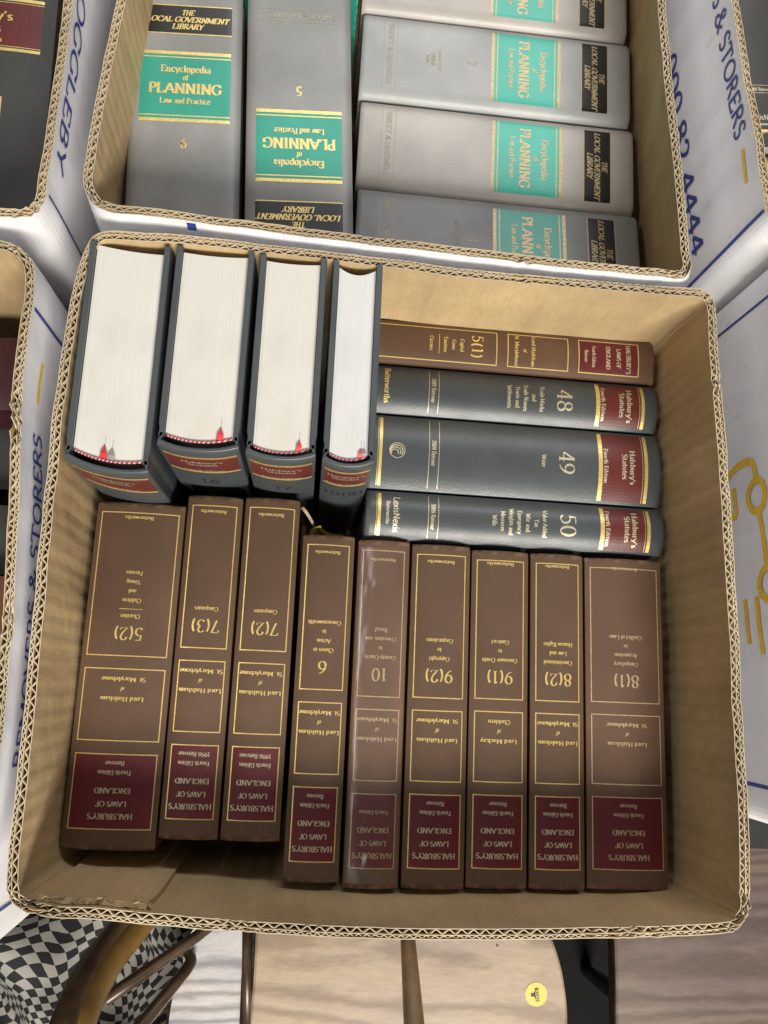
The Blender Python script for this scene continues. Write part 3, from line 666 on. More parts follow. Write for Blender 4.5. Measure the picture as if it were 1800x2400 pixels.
# ------------------------------------------------------------------ the grey encyclopedia volumes in the back box
def encyc(num, label, T, L, D, loc, rot, cover=ENCG, foil=GILT, faint=GILTF, green=(.0670, .1320), black=(.0225, .0465), edge=True, num_t=.1500, extra=True, emblem=False, teal=None, r=.0050, pw=16, skew=0.0):
    root, sp = book('encyclopedia_volume', label, 'book', T, L, D, cover, r, loc, rot, 'grey planning encyclopedia volumes', skew=skew, square=.004, bt=.0045, pw=pw)
    Y = lambda t: L - t; hx = T / 2 - .0085
    m = MB(); strip(m, sp, -hx, hx, Y(black[1]), Y(black[0]), .00012); lab = m.build('series_label', BLACKL, root)
    for t in (black[0] - .0009, black[1]): m = MB(); strip(m, sp, -hx, hx, Y(t + .0009), Y(t), .00018); m.build('gilt_rule', foil, lab)
    m = MB(); c = (black[0] + black[1]) / 2; wl = min(.068, 2 * hx - .003)
    for s, d, wd in (('THE', -.0068, .0105), ('LOCAL GOVERNMENT', 0, wl), ('LIBRARY', .0068, .0255)): text_into(m, s, sp, 0, Y(c + d), .0050, wd, 1.35, ital=.22, off=.00026)
    m.build('gilt_lettering', foil, lab)
    g0, g1 = green
    m = MB(); strip(m, sp, -hx, hx, Y(g1), Y(g0), .00012); lab = m.build('title_label', teal or TEAL, root)
    for a, b in ((g0 - .0002, g0 + .0028), (g0 + .0050, g0 + .0060), (g1 - .0028, g1 + .0002), (g1 - .0060, g1 - .0050)): m = MB(); strip(m, sp, -hx, hx, Y(b), Y(a), .00018); m.build('gilt_rule', foil, lab)
    m = MB(); c = (g0 + g1) / 2; sc = 1.0
    text_into(m, 'Encyclopedia', sp, 0, Y(c - .0165), .0062, .0410, 1.25, off=.00026)
    text_into(m, 'of', sp, 0, Y(c - .0085), .0050, None, 1.2, off=.00026)
    text_into(m, 'PLANNING', sp, 0, Y(c + .0020), .0092, .0595, 1.35, off=.00026)
    text_into(m, 'Law and Practice', sp, 0, Y(c + .0135), .0050, .0410, 1.25, off=.00026)
    m.build('gilt_lettering', foil, lab)
    m = MB()
    if num: text_into(m, num, sp, 0, Y(num_t), .0088, None, 1.15)
    if m.v: m.build('gilt_numeral', GILT if foil is GILT else faint, root)
    if extra:
        for t in (.2200, .2320): m = MB(); strip(m, sp, -hx, hx, Y(t), Y(t) + .0005, .00018); m.build('gilt_rule', faint, root)
        m = MB(); text_into(m, 'SWEET & MAXWELL', sp, 0, Y(.2256), .0050, 2 * hx - .008, 1.1); m.build('gilt_imprint', faint, root)
    if emblem:
        m = MB(); 
        text_into(m, 'LONDON', sp, 0, Y(.186), .004, .014, 1.3); text_into(m, 'SWEET', sp, 0, Y(.180), .003, .022, 1.3); text_into(m, 'ISBN', sp, 0, Y(.191), .003, .008, 1.3)
        m.build('gilt_emblem', faint, root)
    return root, sp
r6, s6 = encyc('6', 'upright grey encyclopedia volume 6, teal title panel reading the right way up', .0910, .252, .183, (.0395, .4625, .002), (0, 0, .058), num_t=.1500, green=(.0640, .1300), black=(.0195, .0460), extra=False)
r5, s5 = encyc('5', 'grey encyclopedia volume 5, teal title panel upside down', .0875, .252, .190, (.1190, .7170, .002), (0, 0, PI + .060), num_t=.1530, green=(.0690, .1350), black=(.0240, .0510))
RH = -PI / 2 - .012
def flat(num, label, yc, T, x0=.1775, z=.150, **k):
    return encyc(num, label, T, .2520, z, (x0, yc + .0015, .002), (0, 0, RH), r=.0075, pw=11, teal=TEAL2, **k)
flat('8', 'glare-paled grey encyclopedia volume cut off by the top of the picture', .7870, .0850, x0=.1745, cover=ENCL, foil=GILTD, z=.148)
flat('7', 'grey encyclopedia volume with a worn gilt emblem, third from the front wall', .6980, .0890, x0=.1760, cover=ENCB, foil=GILTD, emblem=True, z=.148)
flat('', 'warm glare-paled grey encyclopedia volume lying second from the front wall of the back box', .6065, .0890, x0=.1775, cover=ENCL, foil=GILTD, z=.148)
root4, sp4 = encyc('4', 'grey encyclopedia volume 4 tilted against the front wall of the back box', .0880, .2520, .1540, (.1790, .5185, .002), (.0, 0, RH), cover=ENCG, foil=GILTD, faint=GILTF, r=.004, teal=TEAL2, skew=.13)
m = MB(); text_into(m, 'DESMOND HEAP', sp4, -.004, .252 - .1640, .0038, .0300, 1.1); m.build('gilt_author', GILTF, root4)

def plain_book(label, T, L, D, loc, rot, cover, bands=(), r=.005, group=None, name='closed_book', lab=None):
    root, sp = book(name, label, 'book', T, L, D, cover, r, loc, rot, group)
    for y in bands:
        m = MB(); strip(m, sp, -T / 2 + .003, T / 2 - .003, y, y + .0010, .00015); m.build('gilt_band', GILTD, root); m = MB(); strip(m, sp, -T / 2 + .003, T / 2 - .003, y + .002, y + .0024, .0002); m.build('gilt_rule', GILTD, root)
    return root, sp
plain_book('teal cloth book behind the two upright grey volumes in the back box', .100, .17, .190, (.000, .783, .002), (0, 0, -PI / 2), TEALC)

# ------------------------------------------------------------------ cardboard boxes
def catmull(P, step):
    n = len(P); pts = []
    for i in range(n):
        p0, p1, p2, p3 = (Vector(P[(i + k) % n]) for k in (-1, 0, 1, 2)); d = (p2 - p1).length; m = max(2, int(d / step))
        for j in range(m):
            t = j / m
            m1 = (p2 - p0) / ((p2 - p1).length + (p1 - p0).length) * d; m2 = (p3 - p1) / ((p3 - p2).length + (p2 - p1).length) * d
            pts.append(p1 * (2 * t ** 3 - 3 * t * t + 1) + m1 * (t ** 3 - 2 * t * t + t) + p2 * (3 * t * t - 2 * t ** 3) + m2 * (t ** 3 - t * t))
    return pts
class Box:
    def __init__(s, name, label, pts, ztop=.255, zbot=.004, bulge=.003, seed=0, group='white removal boxes full of books', crush=(), lean=0.0):
        s.lean = lean
        s.zt, s.zb, s.bulge, s.seed, s.crush = ztop, zbot, bulge, seed, crush
        P = catmull([(x, y) for x, y in pts], .0006)
        s.P = [Vector((p.x, p.y)) for p in P]; n = len(s.P); s.n = n
        s.cx = sum(p.x for p in s.P) / n; s.cy = sum(p.y for p in s.P) / n
        s.N = []
        K = 6
        for i in range(n):
            d = s.P[(i + K) % n] - s.P[i - K]; s.N.append(Vector((d.y, -d.x)).normalized())
        s.d = [0.0]
        for i in range(1, n + 1): s.d.append(s.d[-1] + (s.P[i % n] - s.P[i - 1]).length)
        s.len = s.d[-1]
        s.root = empty(name, (s.cx, s.cy, zbot), label, 'cardboard box', group)
    def loc(s, i, off, z):
        i %= s.n; p, nn = s.P[i], s.N[i]
        k = (s.zt - z) / (s.zt - s.zb)
        b = s.bulge * math.sin(PI * min(1, k * 1.3 + .0)) if k < .77 else s.bulge * math.sin(PI * 1.0)
        w_ = .0010 * noise.noise(Vector((p.x * 14, p.y * 14, z * 9 + s.seed))) * min(1, k * 8) + .0007 * noise.noise(Vector((p.x * 45, p.y * 45, s.seed)))
        if s.lean: b += s.lean * max(0.0, nn.x) ** 2 * math.sin(PI * min(.5, k))
        q = p + nn * (off + b + w_)
        return (q.x - s.cx, q.y - s.cy, z - s.zb)
    def top(s, i, j=0):
        p = s.P[i % s.n]; t = s.zt + .0011 * noise.noise(Vector((p.x * 30, p.y * 30, s.seed + j * .37))) + .0006 * noise.noise(Vector((p.x * 160, p.y * 160, s.seed + j)))
        for (cx, cy, r, a) in s.crush:
            q = math.exp(-((p.x - cx) ** 2 + (p.y - cy) ** 2) / r ** 2); t += a * q * (noise.noise(Vector((p.x * 300, p.y * 300, j * 9.1))) * 1.3 - .25)
        return t
    def crushed(s, i):
        p = s.P[i % s.n]; return sum(math.exp(-((p.x - cx) ** 2 + (p.y - cy) ** 2) / r ** 2) for cx, cy, r, a in s.crush)
    def index(s, x, y):
        return min(range(s.n), key=lambda i: (s.P[i].x - x) ** 2 + (s.P[i].y - y) ** 2)
    def sheet(s, i0, i1, o0, o1, zlow, step, mats, parent, name, nz, jj):
        idx = list(range(i0, i1, step)) + [i1]; zs = [0, .0015] + [.01 + .99 * (k / nz) for k in range(nz + 1)]
        V = []; uv = []
        for i in idx:
            t = s.top(i, jj); cr = s.crushed(i)
            jit = .0012 * cr * noise.noise(Vector((i * .02, jj * 3.1, 0)))
            for o in (o0 + jit, o1 + jit):
                for k in zs:
                    z = t + (zlow - t) * k; V.append(s.loc(i, o, z)); uv.append((s.d[i % s.n], z))
        m = len(zs); Fs = []; fm = []
        for a in range(len(idx) - 1):
            A = a * 2 * m; B = A + 2 * m
            for k in range(m - 1):
                Fs.append((A + k, A + k + 1, B + k + 1, B + k)); fm.append(0 if k else 2)
                Fs.append((A + m + k, B + m + k, B + m + k + 1, A + m + k + 1)); fm.append(1 if k else 2)
            Fs.append((A, B, B + m, A + m)); fm.append(2)
        Fs.append((0, m, 2 * m - 1, m - 1)); fm.append(2)
        return V, Fs, fm, uv
    def build(s, corners, vis=(0, 1, 2, 3)):
        ci = sorted(s.index(*c) for c in corners)
        for q in range(4):
            i0 = ci[q]; i1 = ci[(q + 1) % 4]
            if i1 <= i0: i1 += s.n
            V, Fs, fm, uv = [], [], [], []
            for (o0, o1, low, ma, nz, jj) in ((0, -.00055, s.zb, (0, 1), 10, 0), (-.0061, -.0066, s.zb, (1, 1), 10, 1), (-.0024, -.0029, s.zt - .03, (1, 1), 2, 2)):
                v, f, m_, u = s.sheet(i0, i1, o0, o1, low, 6, None, None, '', nz, jj)
                b = len(V); V += v; Fs += [tuple(x + b for x in t) for t in f]; fm += [2 if x == 2 else ma[x] for x in m_]; uv += u
            pan = mesh('side_panel', V, Fs, [WHITE, KRAFT, CUT], s.root, False, fm, uv)
            # the two corrugated layers seen from above
            for lo, hi, pitch, ph in ((-.0029, -.0061, .0080, q * 1.7), (-.00055, -.0024, .0052, q * .9)):
                V = []; Fs = []; a0 = s.d[i0]; prev = None
                mid, amp = (lo + hi) / 2, abs(lo - hi) / 2 - .00012; n = 0
                for i in range(i0, i1 + 1):
                    dd = s.d[i % s.n] + (s.len if i >= s.n else 0)
                    u = (dd - a0) / pitch * 2 * PI + ph + 1.9 * noise.noise(Vector((dd * 26, s.seed, q)))
                    tri = 2 / PI * math.asin(math.sin(u) * .985); sm = .55 * tri + .45 * math.sin(u)
                    cr = s.crushed(i); sm = sm * (.93 + .3 * noise.noise(Vector((dd * 70, s.seed, 3 + q)))) * (1 - .3 * min(1, cr)) + cr * .9 * noise.noise(Vector((dd * 260, q, 5)))
                    o = mid + amp * sm; z = s.top(i, 3) - .0003
                    # ribbon with real thickness, across the local slope
                    g = math.cos(u); nx = .00027 / max(.55, math.sqrt(1 / (1 + (g * amp * 2 * PI / pitch) ** 2)))
                    for e in (-1, 1):
                        V.append(s.loc(i, o + e * nx, z)); V.append(s.loc(i, o + e * nx, z - .020))
                    n += 1
                for a in range(n - 1):
                    A = 4 * a; B = A + 4
                    Fs += [(A, B, B + 2, A + 2), (A, A + 1, B + 1, B), (A + 2, B + 2, B + 3, A + 3)]
                fl = mesh('fluting', V, Fs, CUT, pan)
        # base panel
        V = []; idx = list(range(0, s.n, 40))
        V = [s.loc(i, -.0068, s.zb) for i in idx] + [s.loc(i, -.0068, s.zb + .003) for i in idx]; n = len(idx)
        mesh('base_panel', V, [tuple(range(n))[::-1], tuple(n + i for i in range(n))] + [(i, (i + 1) % n, n + (i + 1) % n, n + i) for i in range(n)], KRAFT, s.root)
        return s
    def wall_surf(s, x, y, flip=1):
        """surface coordinates on the outside: u along the wall from (x, y) (counter-clockwise), v up from zt"""
        i0 = s.index(x, y); d0 = s.d[i0]
        def f(u, v, off=0.0):
            d = (d0 + u * flip) % s.len
            lo, hi = 0, s.n
            while hi - lo > 1:
                mid = (lo + hi) // 2
                if s.d[mid] <= d: lo = mid
                else: hi = mid
            t = (d - s.d[lo]) / max(1e-9, s.d[lo + 1] - s.d[lo])
            a = Vector(s.loc(lo, off, s.zt + v)); b = Vector(s.loc(lo + 1, off, s.zt + v))
            return tuple(a.lerp(b, t))
        return f
def fstrip(mb, f, u0, u1, v0, v1, off=.0006, n=None):
    n = n or max(1, int(abs(u1 - u0) / .004)); k = max(1, int(abs(v1 - v0) / .004)); V = []
    for j in range(k + 1):
        for i in range(n + 1): V.append(f(u0 + (u1 - u0) * i / n, v0 + (v1 - v0) * j / k, off))
    mb.add(V, [(j * (n + 1) + i, j * (n + 1) + i + 1, (j + 1) * (n + 1) + i + 1, (j + 1) * (n + 1) + i) for j in range(k) for i in range(n)])

MAIN = Box('cardboard_box', 'large open central box of cardboard, packed with brown and slate law books',
  [(-.009, .4345), (-.002, .4405), (.012, .4425), (.055, .4435), (.120, .4420), (.187, .4395), (.250, .4365), (.310, .4355), (.370, .4355), (.423, .4360), (.4340, .4358), (.4405, .4335), (.4450, .4285), (.4465, .4200),
   (.447, .400), (.4475, .372), (.450, .310), (.4515, .252), (.4525, .190), (.4525, .141), (.4530, .090), (.4528, .052), (.4525, .018), (.4520, .0065), (.4495, -.0015), (.4450, -.0070), (.4370, -.0092),
   (.420, -.0105), (.370, -.0130), (.324, -.0142), (.280, -.0152), (.236, -.0158), (.190, -.0152), (.151, -.0140), (.110, -.0122), (.068, -.0095), (.035, -.0072), (.012, -.0062), (.000, -.0035), (-.0090, .003), (-.0125, .014),
   (-.0135, .050), (-.0140, .094), (-.0155, .150), (-.0175, .210), (-.0190, .270), (-.0195, .330), (-.0180, .380), (-.0145, .415)][::-1],
  bulge=.0018, seed=1.3, crush=((.004, -.003, .016, .006), (.450, .000, .014, .005), (.372, -.0125, .030, .0025), (.120, -.012, .022, .0025), (.300, .4355, .005, .004), (.448, .362, .006, .005), (.444, .430, .008, .004)))
MAIN.build([(.4465, .430), (.450, .000), (-.004, .000), (-.010, .4335)])
# the glued flap and inner crease at the front left corner
def flap():
    V = []; n = 30; x0, x1 = .003, .072
    for k, off in enumerate((.0004, .0040)):
        for j, z in enumerate((.2495, .22, .15, .06, .010)):
            for i in range(n + 1):
                x = x0 + (x1 - x0) * i / n - (.0 if j else .002) 
                idx = MAIN.index(x, -.010); p = MAIN.loc(idx, -.0066 - off, z + (0.0022 * noise.noise(Vector((x * 160, k, 2))) if j == 0 else 0))
                V.append(p)
    m = 5 * (n + 1); Fs = []; 
    for j in range(4):
        for i in range(n):
            a = j * (n + 1) + i; Fs.append((a, a + 1, a + n + 2, a + n + 1)); Fs.append((m + a, m + a + n + 1, m + a + n + 2, m + a + 1))
    for i in range(n): Fs.append((i, m + i, m + i + 1, i + 1))
    for j in range(4): a = j * (n + 1) + n; Fs.append((a, m + a, m + a + n + 1, a + n + 1))
    o = mesh('glue_flap', V, Fs, [KRAFT], MAIN.root, False, None, [(v[0], v[2]) for v in V])
    # frayed plies standing along its top
    mb = MB()
    for i in range(34):
        x = random.uniform(x0, x1); idx = MAIN.index(x, -.010); z = .2490 + random.uniform(-.001, .0025); a = random.uniform(.6, 2.2); o1 = -.0068 - random.uniform(0, .0044)
        p = Vector(MAIN.loc(idx, o1, z)); d = Vector((random.choice((-1, 1)) * random.uniform(.001, .0035), random.uniform(-.0022, .0022), random.uniform(0, .0015))); t = Vector((0, .0004, .0004))
        q = Vector((0, 0, -.006)); mb.add([p, p + d, p + d + q, p + q, p + t, p + d + t, p + d + q + t, p + q + t], [(0, 1, 5, 4), (0, 3, 2, 1), (4, 5, 6, 7), (0, 4, 7, 3), (1, 2, 6, 5)])
    mb.build('torn_ply', CUT, o)
flap()

BACK = Box('cardboard_box', 'open box behind the main one, holding grey and teal planning encyclopedias',
  [(-.006, .900), (.200, .905), (.400, .900), (.412, .885), (.414, .780), (.415, .690), (.4195, .601), (.4245, .530), (.4275, .465), (.4285, .452), (.4215, .4440), (.400, .4435), (.360, .4435), (.324, .4440), (.250, .4470), (.187, .4490), (.120, .4515), (.055, .4545), (.020, .4560), (.003, .4565), (-.010, .4620), (-.0185, .4760), (-.0195, .500), (-.0175, .551), (-.0120, .631), (-.008, .700), (-.008, .880)][::-1],
  bulge=.002, seed=4.1, lean=.024, crush=((.425, .447, .014, .006), (-.012, .464, .012, .003), (.30, .445, .006, .003)))
BACK.build([(.408, .898), (.4275, .449), (-.012, .465), (-.008, .893)])
f = BACK.wall_surf(.055, .4545)
mb = MB(); fstrip(mb, f, .0, .0065, -.0105, -.0015); o = mb.build('printed_mark', BLUE, BACK.root)

LT = Box('cardboard_box', 'open box at the upper left corner, charcoal statute book inside',
  [(-.470, .880), (-.250, .885), (-.055, .880), (-.043, .868), (-.0425, .760), (-.0430, .640), (-.0425, .548), (-.0435, .480), (-.0440, .462), (-.0500, .450), (-.0620, .4460), (-.150, .4450), (-.300, .4450), (-.460, .4460), (-.475, .460), (-.476, .700), (-.476, .865)][::-1],
  bulge=.001, seed=7.7, crush=((-.05, .452, .014, .004),))
LT.build([(-.048, .876), (-.047, .453), (-.47, .450), (-.474, .876)])
f0 = LT.wall_surf(-.0435, .548)
fl = lambda u, v, off=0.0: f0(-u, -v, off)          # printed upside down on this side
mb = MB(); text_into(mb, 'OGGLEBY', fl, -.0215, .0165, .0175, .150, .75, sans=True, off=.0006); mb.build('printed_lettering', BLUE, LT.root)
mb = MB(); fstrip(mb, f0, -.0815 + .0, -.0795, -.20, -.004); mb.build('printed_rule', BLUE, LT.root)

LB = Box('cardboard_box', 'open box along the left edge with torn rim, dark inside with tooled leather book',
  [(-.480, .415), (-.300, .4270), (-.150, .4290), (-.075, .4285), (-.058, .4255), (-.0475, .4160), (-.0425, .4000), (-.0420, .3700), (-.0420, .3400), (-.0415, .3180), (-.0400, .3000), (-.0365, .2700), (-.0335, .2400), (-.0310, .2090), (-.0285, .1700), (-.0265, .1400), (-.0250, .1000), (-.0270, .0500), (-.0320, -.010), (-.0350, -.035), (-.0420, -.046), (-.060, -.052), (-.200, -.056), (-.400, -.056), (-.480, -.045)][::-1],
  bulge=.001, seed=11.2, crush=((-.0405, .302, .015, .009), (-.052, .424, .012, .004), (-.030, .17, .02, .002)))
LB.build([(-.048, .4215), (-.040, -.043), (-.476, -.050), (-.478, .41)])
f = LB.wall_surf(-.0420, .300)
mb = MB(); text_into(mb, 'REMOVERS & STORERS', f, -.1135, -.0330, .0170, .226, .80, sans=True, off=.0006); mb.build('printed_lettering', BLUE, LB.root)
mb = MB(); fstrip(mb, f, .0220, .0510, -.0335, -.0290); mb.build('printed_bar', MUST, LB.root)
mb = MB(); fstrip(mb, f, .0790, .0815, -.20, -.002); mb.build('printed_rule', BLUE, LB.root)
mb = MB(); fstrip(mb, f, -.3200, -.3175, -.20, -.002); mb.build('printed_rule', BLUE, LB.root)

RT = Box('cardboard_box', 'open box at the upper right corner, blue and mustard print on its white side',
  [(.458, .880), (.462, .800), (.4700, .700), (.4760, .640), (.4820, .585), (.4870, .535), (.4893, .516), (.4903, .5065), (.4933, .4985), (.4990, .4935), (.5080, .4915), (.600, .4912), (.700, .4915), (.930, .4915), (.945, .500), (.946, .700), (.944, .880), (.930, .893), (.700, .895), (.475, .893)],
  bulge=.0004, seed=15.9)
RT.build([(.462, .888), (.4945, .497), (.94, .496), (.94, .888)])
f = RT.wall_surf(.4820, .585)
mb = MB(); WR = .117 * text_w('REMOVERS & STORERS', .02) / text_w('& STORERS', .02)
text_into(mb, 'REMOVERS & STORERS', f, .0035 - WR / 2, -.0163, .0165, WR, .85, sans=True, off=.0006); mb.build('printed_lettering', BLUE, RT.root)
mb = MB(); text_into(mb, '000 82 4444', f, -.0420, -.1040, .0215, .2020, .85, sans=True, off=.0006); mb.build('printed_number', BLUE, RT.root)
mb = MB(); fstrip(mb, f, .0150, .0450, -.0190, -.0150); mb.build('printed_bar', MUST, RT.root)
mb = MB(); fstrip(mb, f, .0765, .0795, -.20, -.002); mb.build('printed_rule', BLUE, RT.root)

RB = Box('cardboard_box', 'box at the right edge, white side printed with a mustard line drawing',
  [(.5105, .4550), (.5100, .4000), (.5100, .3000), (.5100, .2000), (.5100, .1000), (.5100, .0650), (.5118, .0540), (.5160, .0470), (.5240, .0430), (.540, .0420), (.700, .0420), (.960, .0420), (.975, .052), (.976, .300), (.975, .480), (.962, .4885), (.700, .4895), (.540, .4893), (.5255, .4880), (.5175, .4845), (.5130, .4780), (.5115, .4700)],
  bulge=.0004, seed=19.4)
RB.build([(.516, .483), (.5150, .048), (.972, .046), (.972, .490)])
f = RB.wall_surf(.5100, .3000)      # u runs towards -y, v up
def U(y): return .3000 - y
def pline(mb, f, pts, wd, off=.0006):
    P = [Vector(p) for p in pts]; n = len(P); Q = []
    for i, p in enumerate(P):
        if i == 0: Q.append(p); continue
        m_ = max(1, int((p - P[i - 1]).length / .003))
        Q += [P[i - 1].lerp(p, k / m_) for k in range(1, m_ + 1)]
    L_, R2 = [], []
    for i, p in enumerate(Q):
        d = (Q[min(i + 1, len(Q) - 1)] - Q[max(i - 1, 0)]).normalized(); nn = Vector((-d.y, d.x)) * wd / 2
        L_.append(f(*(p + nn), off)); R2.append(f(*(p - nn), off))
    k = len(Q); mb.add(L_ + R2, [(i, k + i, k + i + 1, i + 1) for i in range(k - 1)])
Z = lambda z: z - .255
mb = MB()
wd = .0062
pline(mb, f, [(U(.313), Z(.128)), (U(.3185), Z(.137)), (U(.3255), Z(.150)), (U(.3285), Z(.163)), (U(.3285), Z(.176)), (U(.3250), Z(.184)), (U(.3180), Z(.187)), (U(.3110), Z(.188))], wd)
pline(mb, f, [(U(.297) + .0125 * math.cos(t * PI / 12), Z(.1880) + .0125 * math.sin(t * PI / 12)) for t in range(25)], wd, .0008)
pline(mb, f, [(U(.3110), Z(.1525)), (U(.3000), Z(.1545)), (U(.2900), Z(.1560)), (U(.2870), Z(.1540)), (U(.2870), Z(.1480)), (U(.2870), Z(.1370))], wd)
pline(mb, f, [(U(.2850), Z(.1900)), (U(.2700), Z(.1925)), (U(.2530), Z(.1945)), (U(.2380), Z(.1955))], wd)
pline(mb, f, [(U(.2260) + .0125 * math.cos(t * PI / 12), Z(.1980) + .0125 * math.sin(t * PI / 12)) for t in range(25)], wd, .0010)
pline(mb, f, [(U(.2160), Z(.1440)), (U(.1885), Z(.1480))], .0054); pline(mb, f, [(U(.2165), Z(.1620)), (U(.1805), Z(.1665))], .0056); pline(mb, f, [(U(.2170), Z(.1800)), (U(.1720), Z(.1850))], .0058)
mb.build('printed_emblem', MUST, RB.root)
mb = MB(); fstrip(mb, f, U(.4560), U(.4535), -.20, -.002); mb.build('printed_rule', BLUE, RB.root)
mb = MB(); fstrip(mb, f, U(.0745), U(.0715), -.20, -.002); mb.build('printed_rule', BLUE, RB.root)

# ------------------------------------------------------------------ books in the neighbouring boxes
r, sp = statute_book('', [], None, '', 'charcoal statute book with gold framed maroon panels in the upper left box', .1050, .2480, .180, (-.1270, .4720, .002), (0, 0, .040), r=.004, cover=CHAR, group='dark books in the left boxes', full=False)
for ch in list(r.children):
    if ch.name.startswith(('title_label', 'gilt_band', 'gilt_rule')):
        for g in list(ch.children): bpy.data.objects.remove(g)
        bpy.data.objects.remove(ch)
m = MB(); hx = .0425; strip(m, sp, -hx, hx, .168, .210, .00012); lab = m.build('title_label', MAROON2, r)
for a, b in ((.2120, .2150), (.2100, .2106), (.1640, .1668), (.1680, .1686)): m = MB(); strip(m, sp, -hx, hx, a, b, .0002); m.build('gilt_band', GILT, lab)
m = MB(); text_into(m, "Halsbury's", sp, -.010, .1970, .0085, .058, 1.1, off=.00026); text_into(m, 'Statutes', sp, -.0115, .1850, .0085, .044, 1.1, off=.00026); text_into(m, 'Fourth Edition', sp, -.010, .1745, .0048, .044, 1.1, off=.00026)
m.build('gilt_lettering', GILT, lab)
m = MB(); text_into(m, 'of Sentences', sp, -.010, .1510, .0050, .042, 1.1); m.build('gilt_lettering', GILT, r)
m = MB(); strip(m, sp, -.018, .0165, .062, .121, .00012); lab = m.build('panel_label', plain('plum_panel', (.060, .016, .024), .5), r)
m = MB(); frame(m, sp, -.018, .0165, .062, .121, .0022, .0002); m.build('gilt_frame', GILT, lab)
plain_book('dark cloth book filling the left of the upper left box', .150, .25, .176, (-.270, .470, .002), (0, 0, .02), CHAR, group='dark books in the left boxes')

plain_book('tan tooled leather book showing at the left edge', .060, .200, .165, (-.255, .175, .002), (0, 0, -PI / 2), LEATHT, bands=(.180, .16, .12, .08), r=.006)
plain_book('dark maroon book low inside the left box, behind the leather one', .060, .25, .165, (-.3270, .345, .002), (0, 0, -PI / 2 + .08), DMAR)
plain_book('second tan leather book low at the left edge', .050, .200, .155, (-.262, .105, .002), (0, 0, -PI / 2), LEATHT, bands=(.18, .15), r=.006)
plain_book('dark filler book added for shade, low under the maroon book in the left box', .125, .24, .110, (-.300, .345, .002), (0, 0, -PI / 2), CHAR)  # dark volume added to stand in for shadow deep in the box
plain_book('charcoal book beside the leather books at the left edge', .055, .22, .140, (-.265, .236, .002), (0, 0, -PI / 2), CHAR)

statute_book('52', [], 'lexis', '2007 Reissue', 'charcoal statute book standing head away in the upper right box', .075, .245, .168, (.5480, .6300, .002), (0, 0, .10), cover=CHAR, group='charcoal statute books in the right box', r=.006)
statute_book('', [], None, '', 'charcoal statute book with gold banded end, just inside the upper right rim', .034, .245, .165, (.7800, .6080, .002), (0, 0, PI / 2), cover=CHAR, group='charcoal statute books in the right box', full=False)
statute_book('', [], None, '', 'lowest charcoal book at the rim of the upper right box', .050, .245, .165, (.7850, .5620, .002), (0, 0, PI / 2), cover=CHAR, group='charcoal statute books in the right box', full=False)
plain_book('plain charcoal book hidden lowest in the upper right box', .030, .245, .160, (.785, .5180, .002), (0, 0, PI / 2), CHAR)

# ------------------------------------------------------------------ table, chairs, cloth, floor
t = empty('folding_table', (.2, .5, -.72), 'black topped table carrying the boxes', 'table')
mb = MB(); mb.box(-.9, 1.3, -.503, .7, .690, .716); mb.build('table_top', TABLEM, t)
for x in (-.8, 1.2):
    for y in (-.40, .6):
        mb = MB(); mb.tube([(x, y, 0), (x, y, .69)], .014, 12); mb.build('leg', METAL, t)

def at(u, v, z):
    d = RM @ Vector(((u - 829.5) / F, -(v - 1106) / F, -1)); k = (z - CP.z) / d.z; return CP + d * k
def prism(name, pts, z0, z1, mats, parent, base, bev=.004):
    n = len(pts); V = []; c = Vector((sum(p[0] for p in pts) / n, sum(p[1] for p in pts) / n))
    for z, ins in ((z0, bev), (z0 + bev, 0), (z1 - bev, 0), (z1 - bev * .3, bev * .3), (z1, bev)):
        for p in pts:
            q = Vector(p[:2]); d = (c - q).normalized() * ins; V.append((q.x + d.x - base[0], q.y + d.y - base[1], z - base[2]))
    Fs = [tuple(range(n))[::-1], tuple(4 * n + i for i in range(n))] + [(j * n + i, j * n + (i + 1) % n, (j + 1) * n + (i + 1) % n, (j + 1) * n + i) for j in range(4) for i in range(n)]
    fm = [1, 0] + [1] * (n * 3) + [0] * n
    return mesh(name, V, Fs, mats, parent, False, fm)
def smooth_poly(P, step=.01):
    return [(p.x, p.y) for p in catmull(P, step)]
ZS = -.25
def chair(name, label, pts, mats, legs, group='wooden chairs on the floor in front'):
    cx = sum(p[0] for p in pts) / len(pts); cy = sum(p[1] for p in pts) / len(pts)
    base = (cx, cy, -.72)
    root = empty(name, base, label, 'chair', group)
    prism('seat', smooth_poly(pts), ZS - .026, ZS, mats, root, base)
    for x, y in legs:
        mb = MB(); dx, dy = (x - cx) * .25, (y - cy) * .25
        mb.tube([(x - cx + dx, y - cy + dy, 0), (x - cx + dx * .5, y - cy + dy * .5, .25), (x - cx, y - cy, ZS - .026 + .72)], [.010, .017, .012], 14)
        mb.build('leg', DARKW, root, True)
    return root, base
# middle seat: left edge x 545, right edge swelling to 1225
ch1, b1 = chair('wooden_chair', 'pale elm chair seat with round yellow maker sticker, below the main box',
    [(.110, .020), (.114, -.080), (.1175, -.140), (.119, -.200), (.119, -.270), (.130, -.330), (.200, -.365), (.330, -.370), (.440, -.350), (.486, -.300), (.4925, -.250), (.4880, -.200), (.4760, -.160), (.4560, -.120), (.430, -.060), (.400, .020), (.250, .050)],
    [ELM, DARKW], [(.17, -.30), (.36, -.29), (.33, .0), (.16, .0)])
mb = MB()
p0 = at(520 + 12, 1990, ZS - .005); p1 = at(526 + 8, 2260, ZS - .005)
mb.tube([tuple(Vector(p) - Vector(b1)) for p in (p0, p0.lerp(p1, .5) , p1)], [.0065, .0065, .0065], 10); mb.build('edge_rail', DARKW, ch1, True)
q0 = at(878, 1985, -.18); q1 = at(903, 2330, -.10)
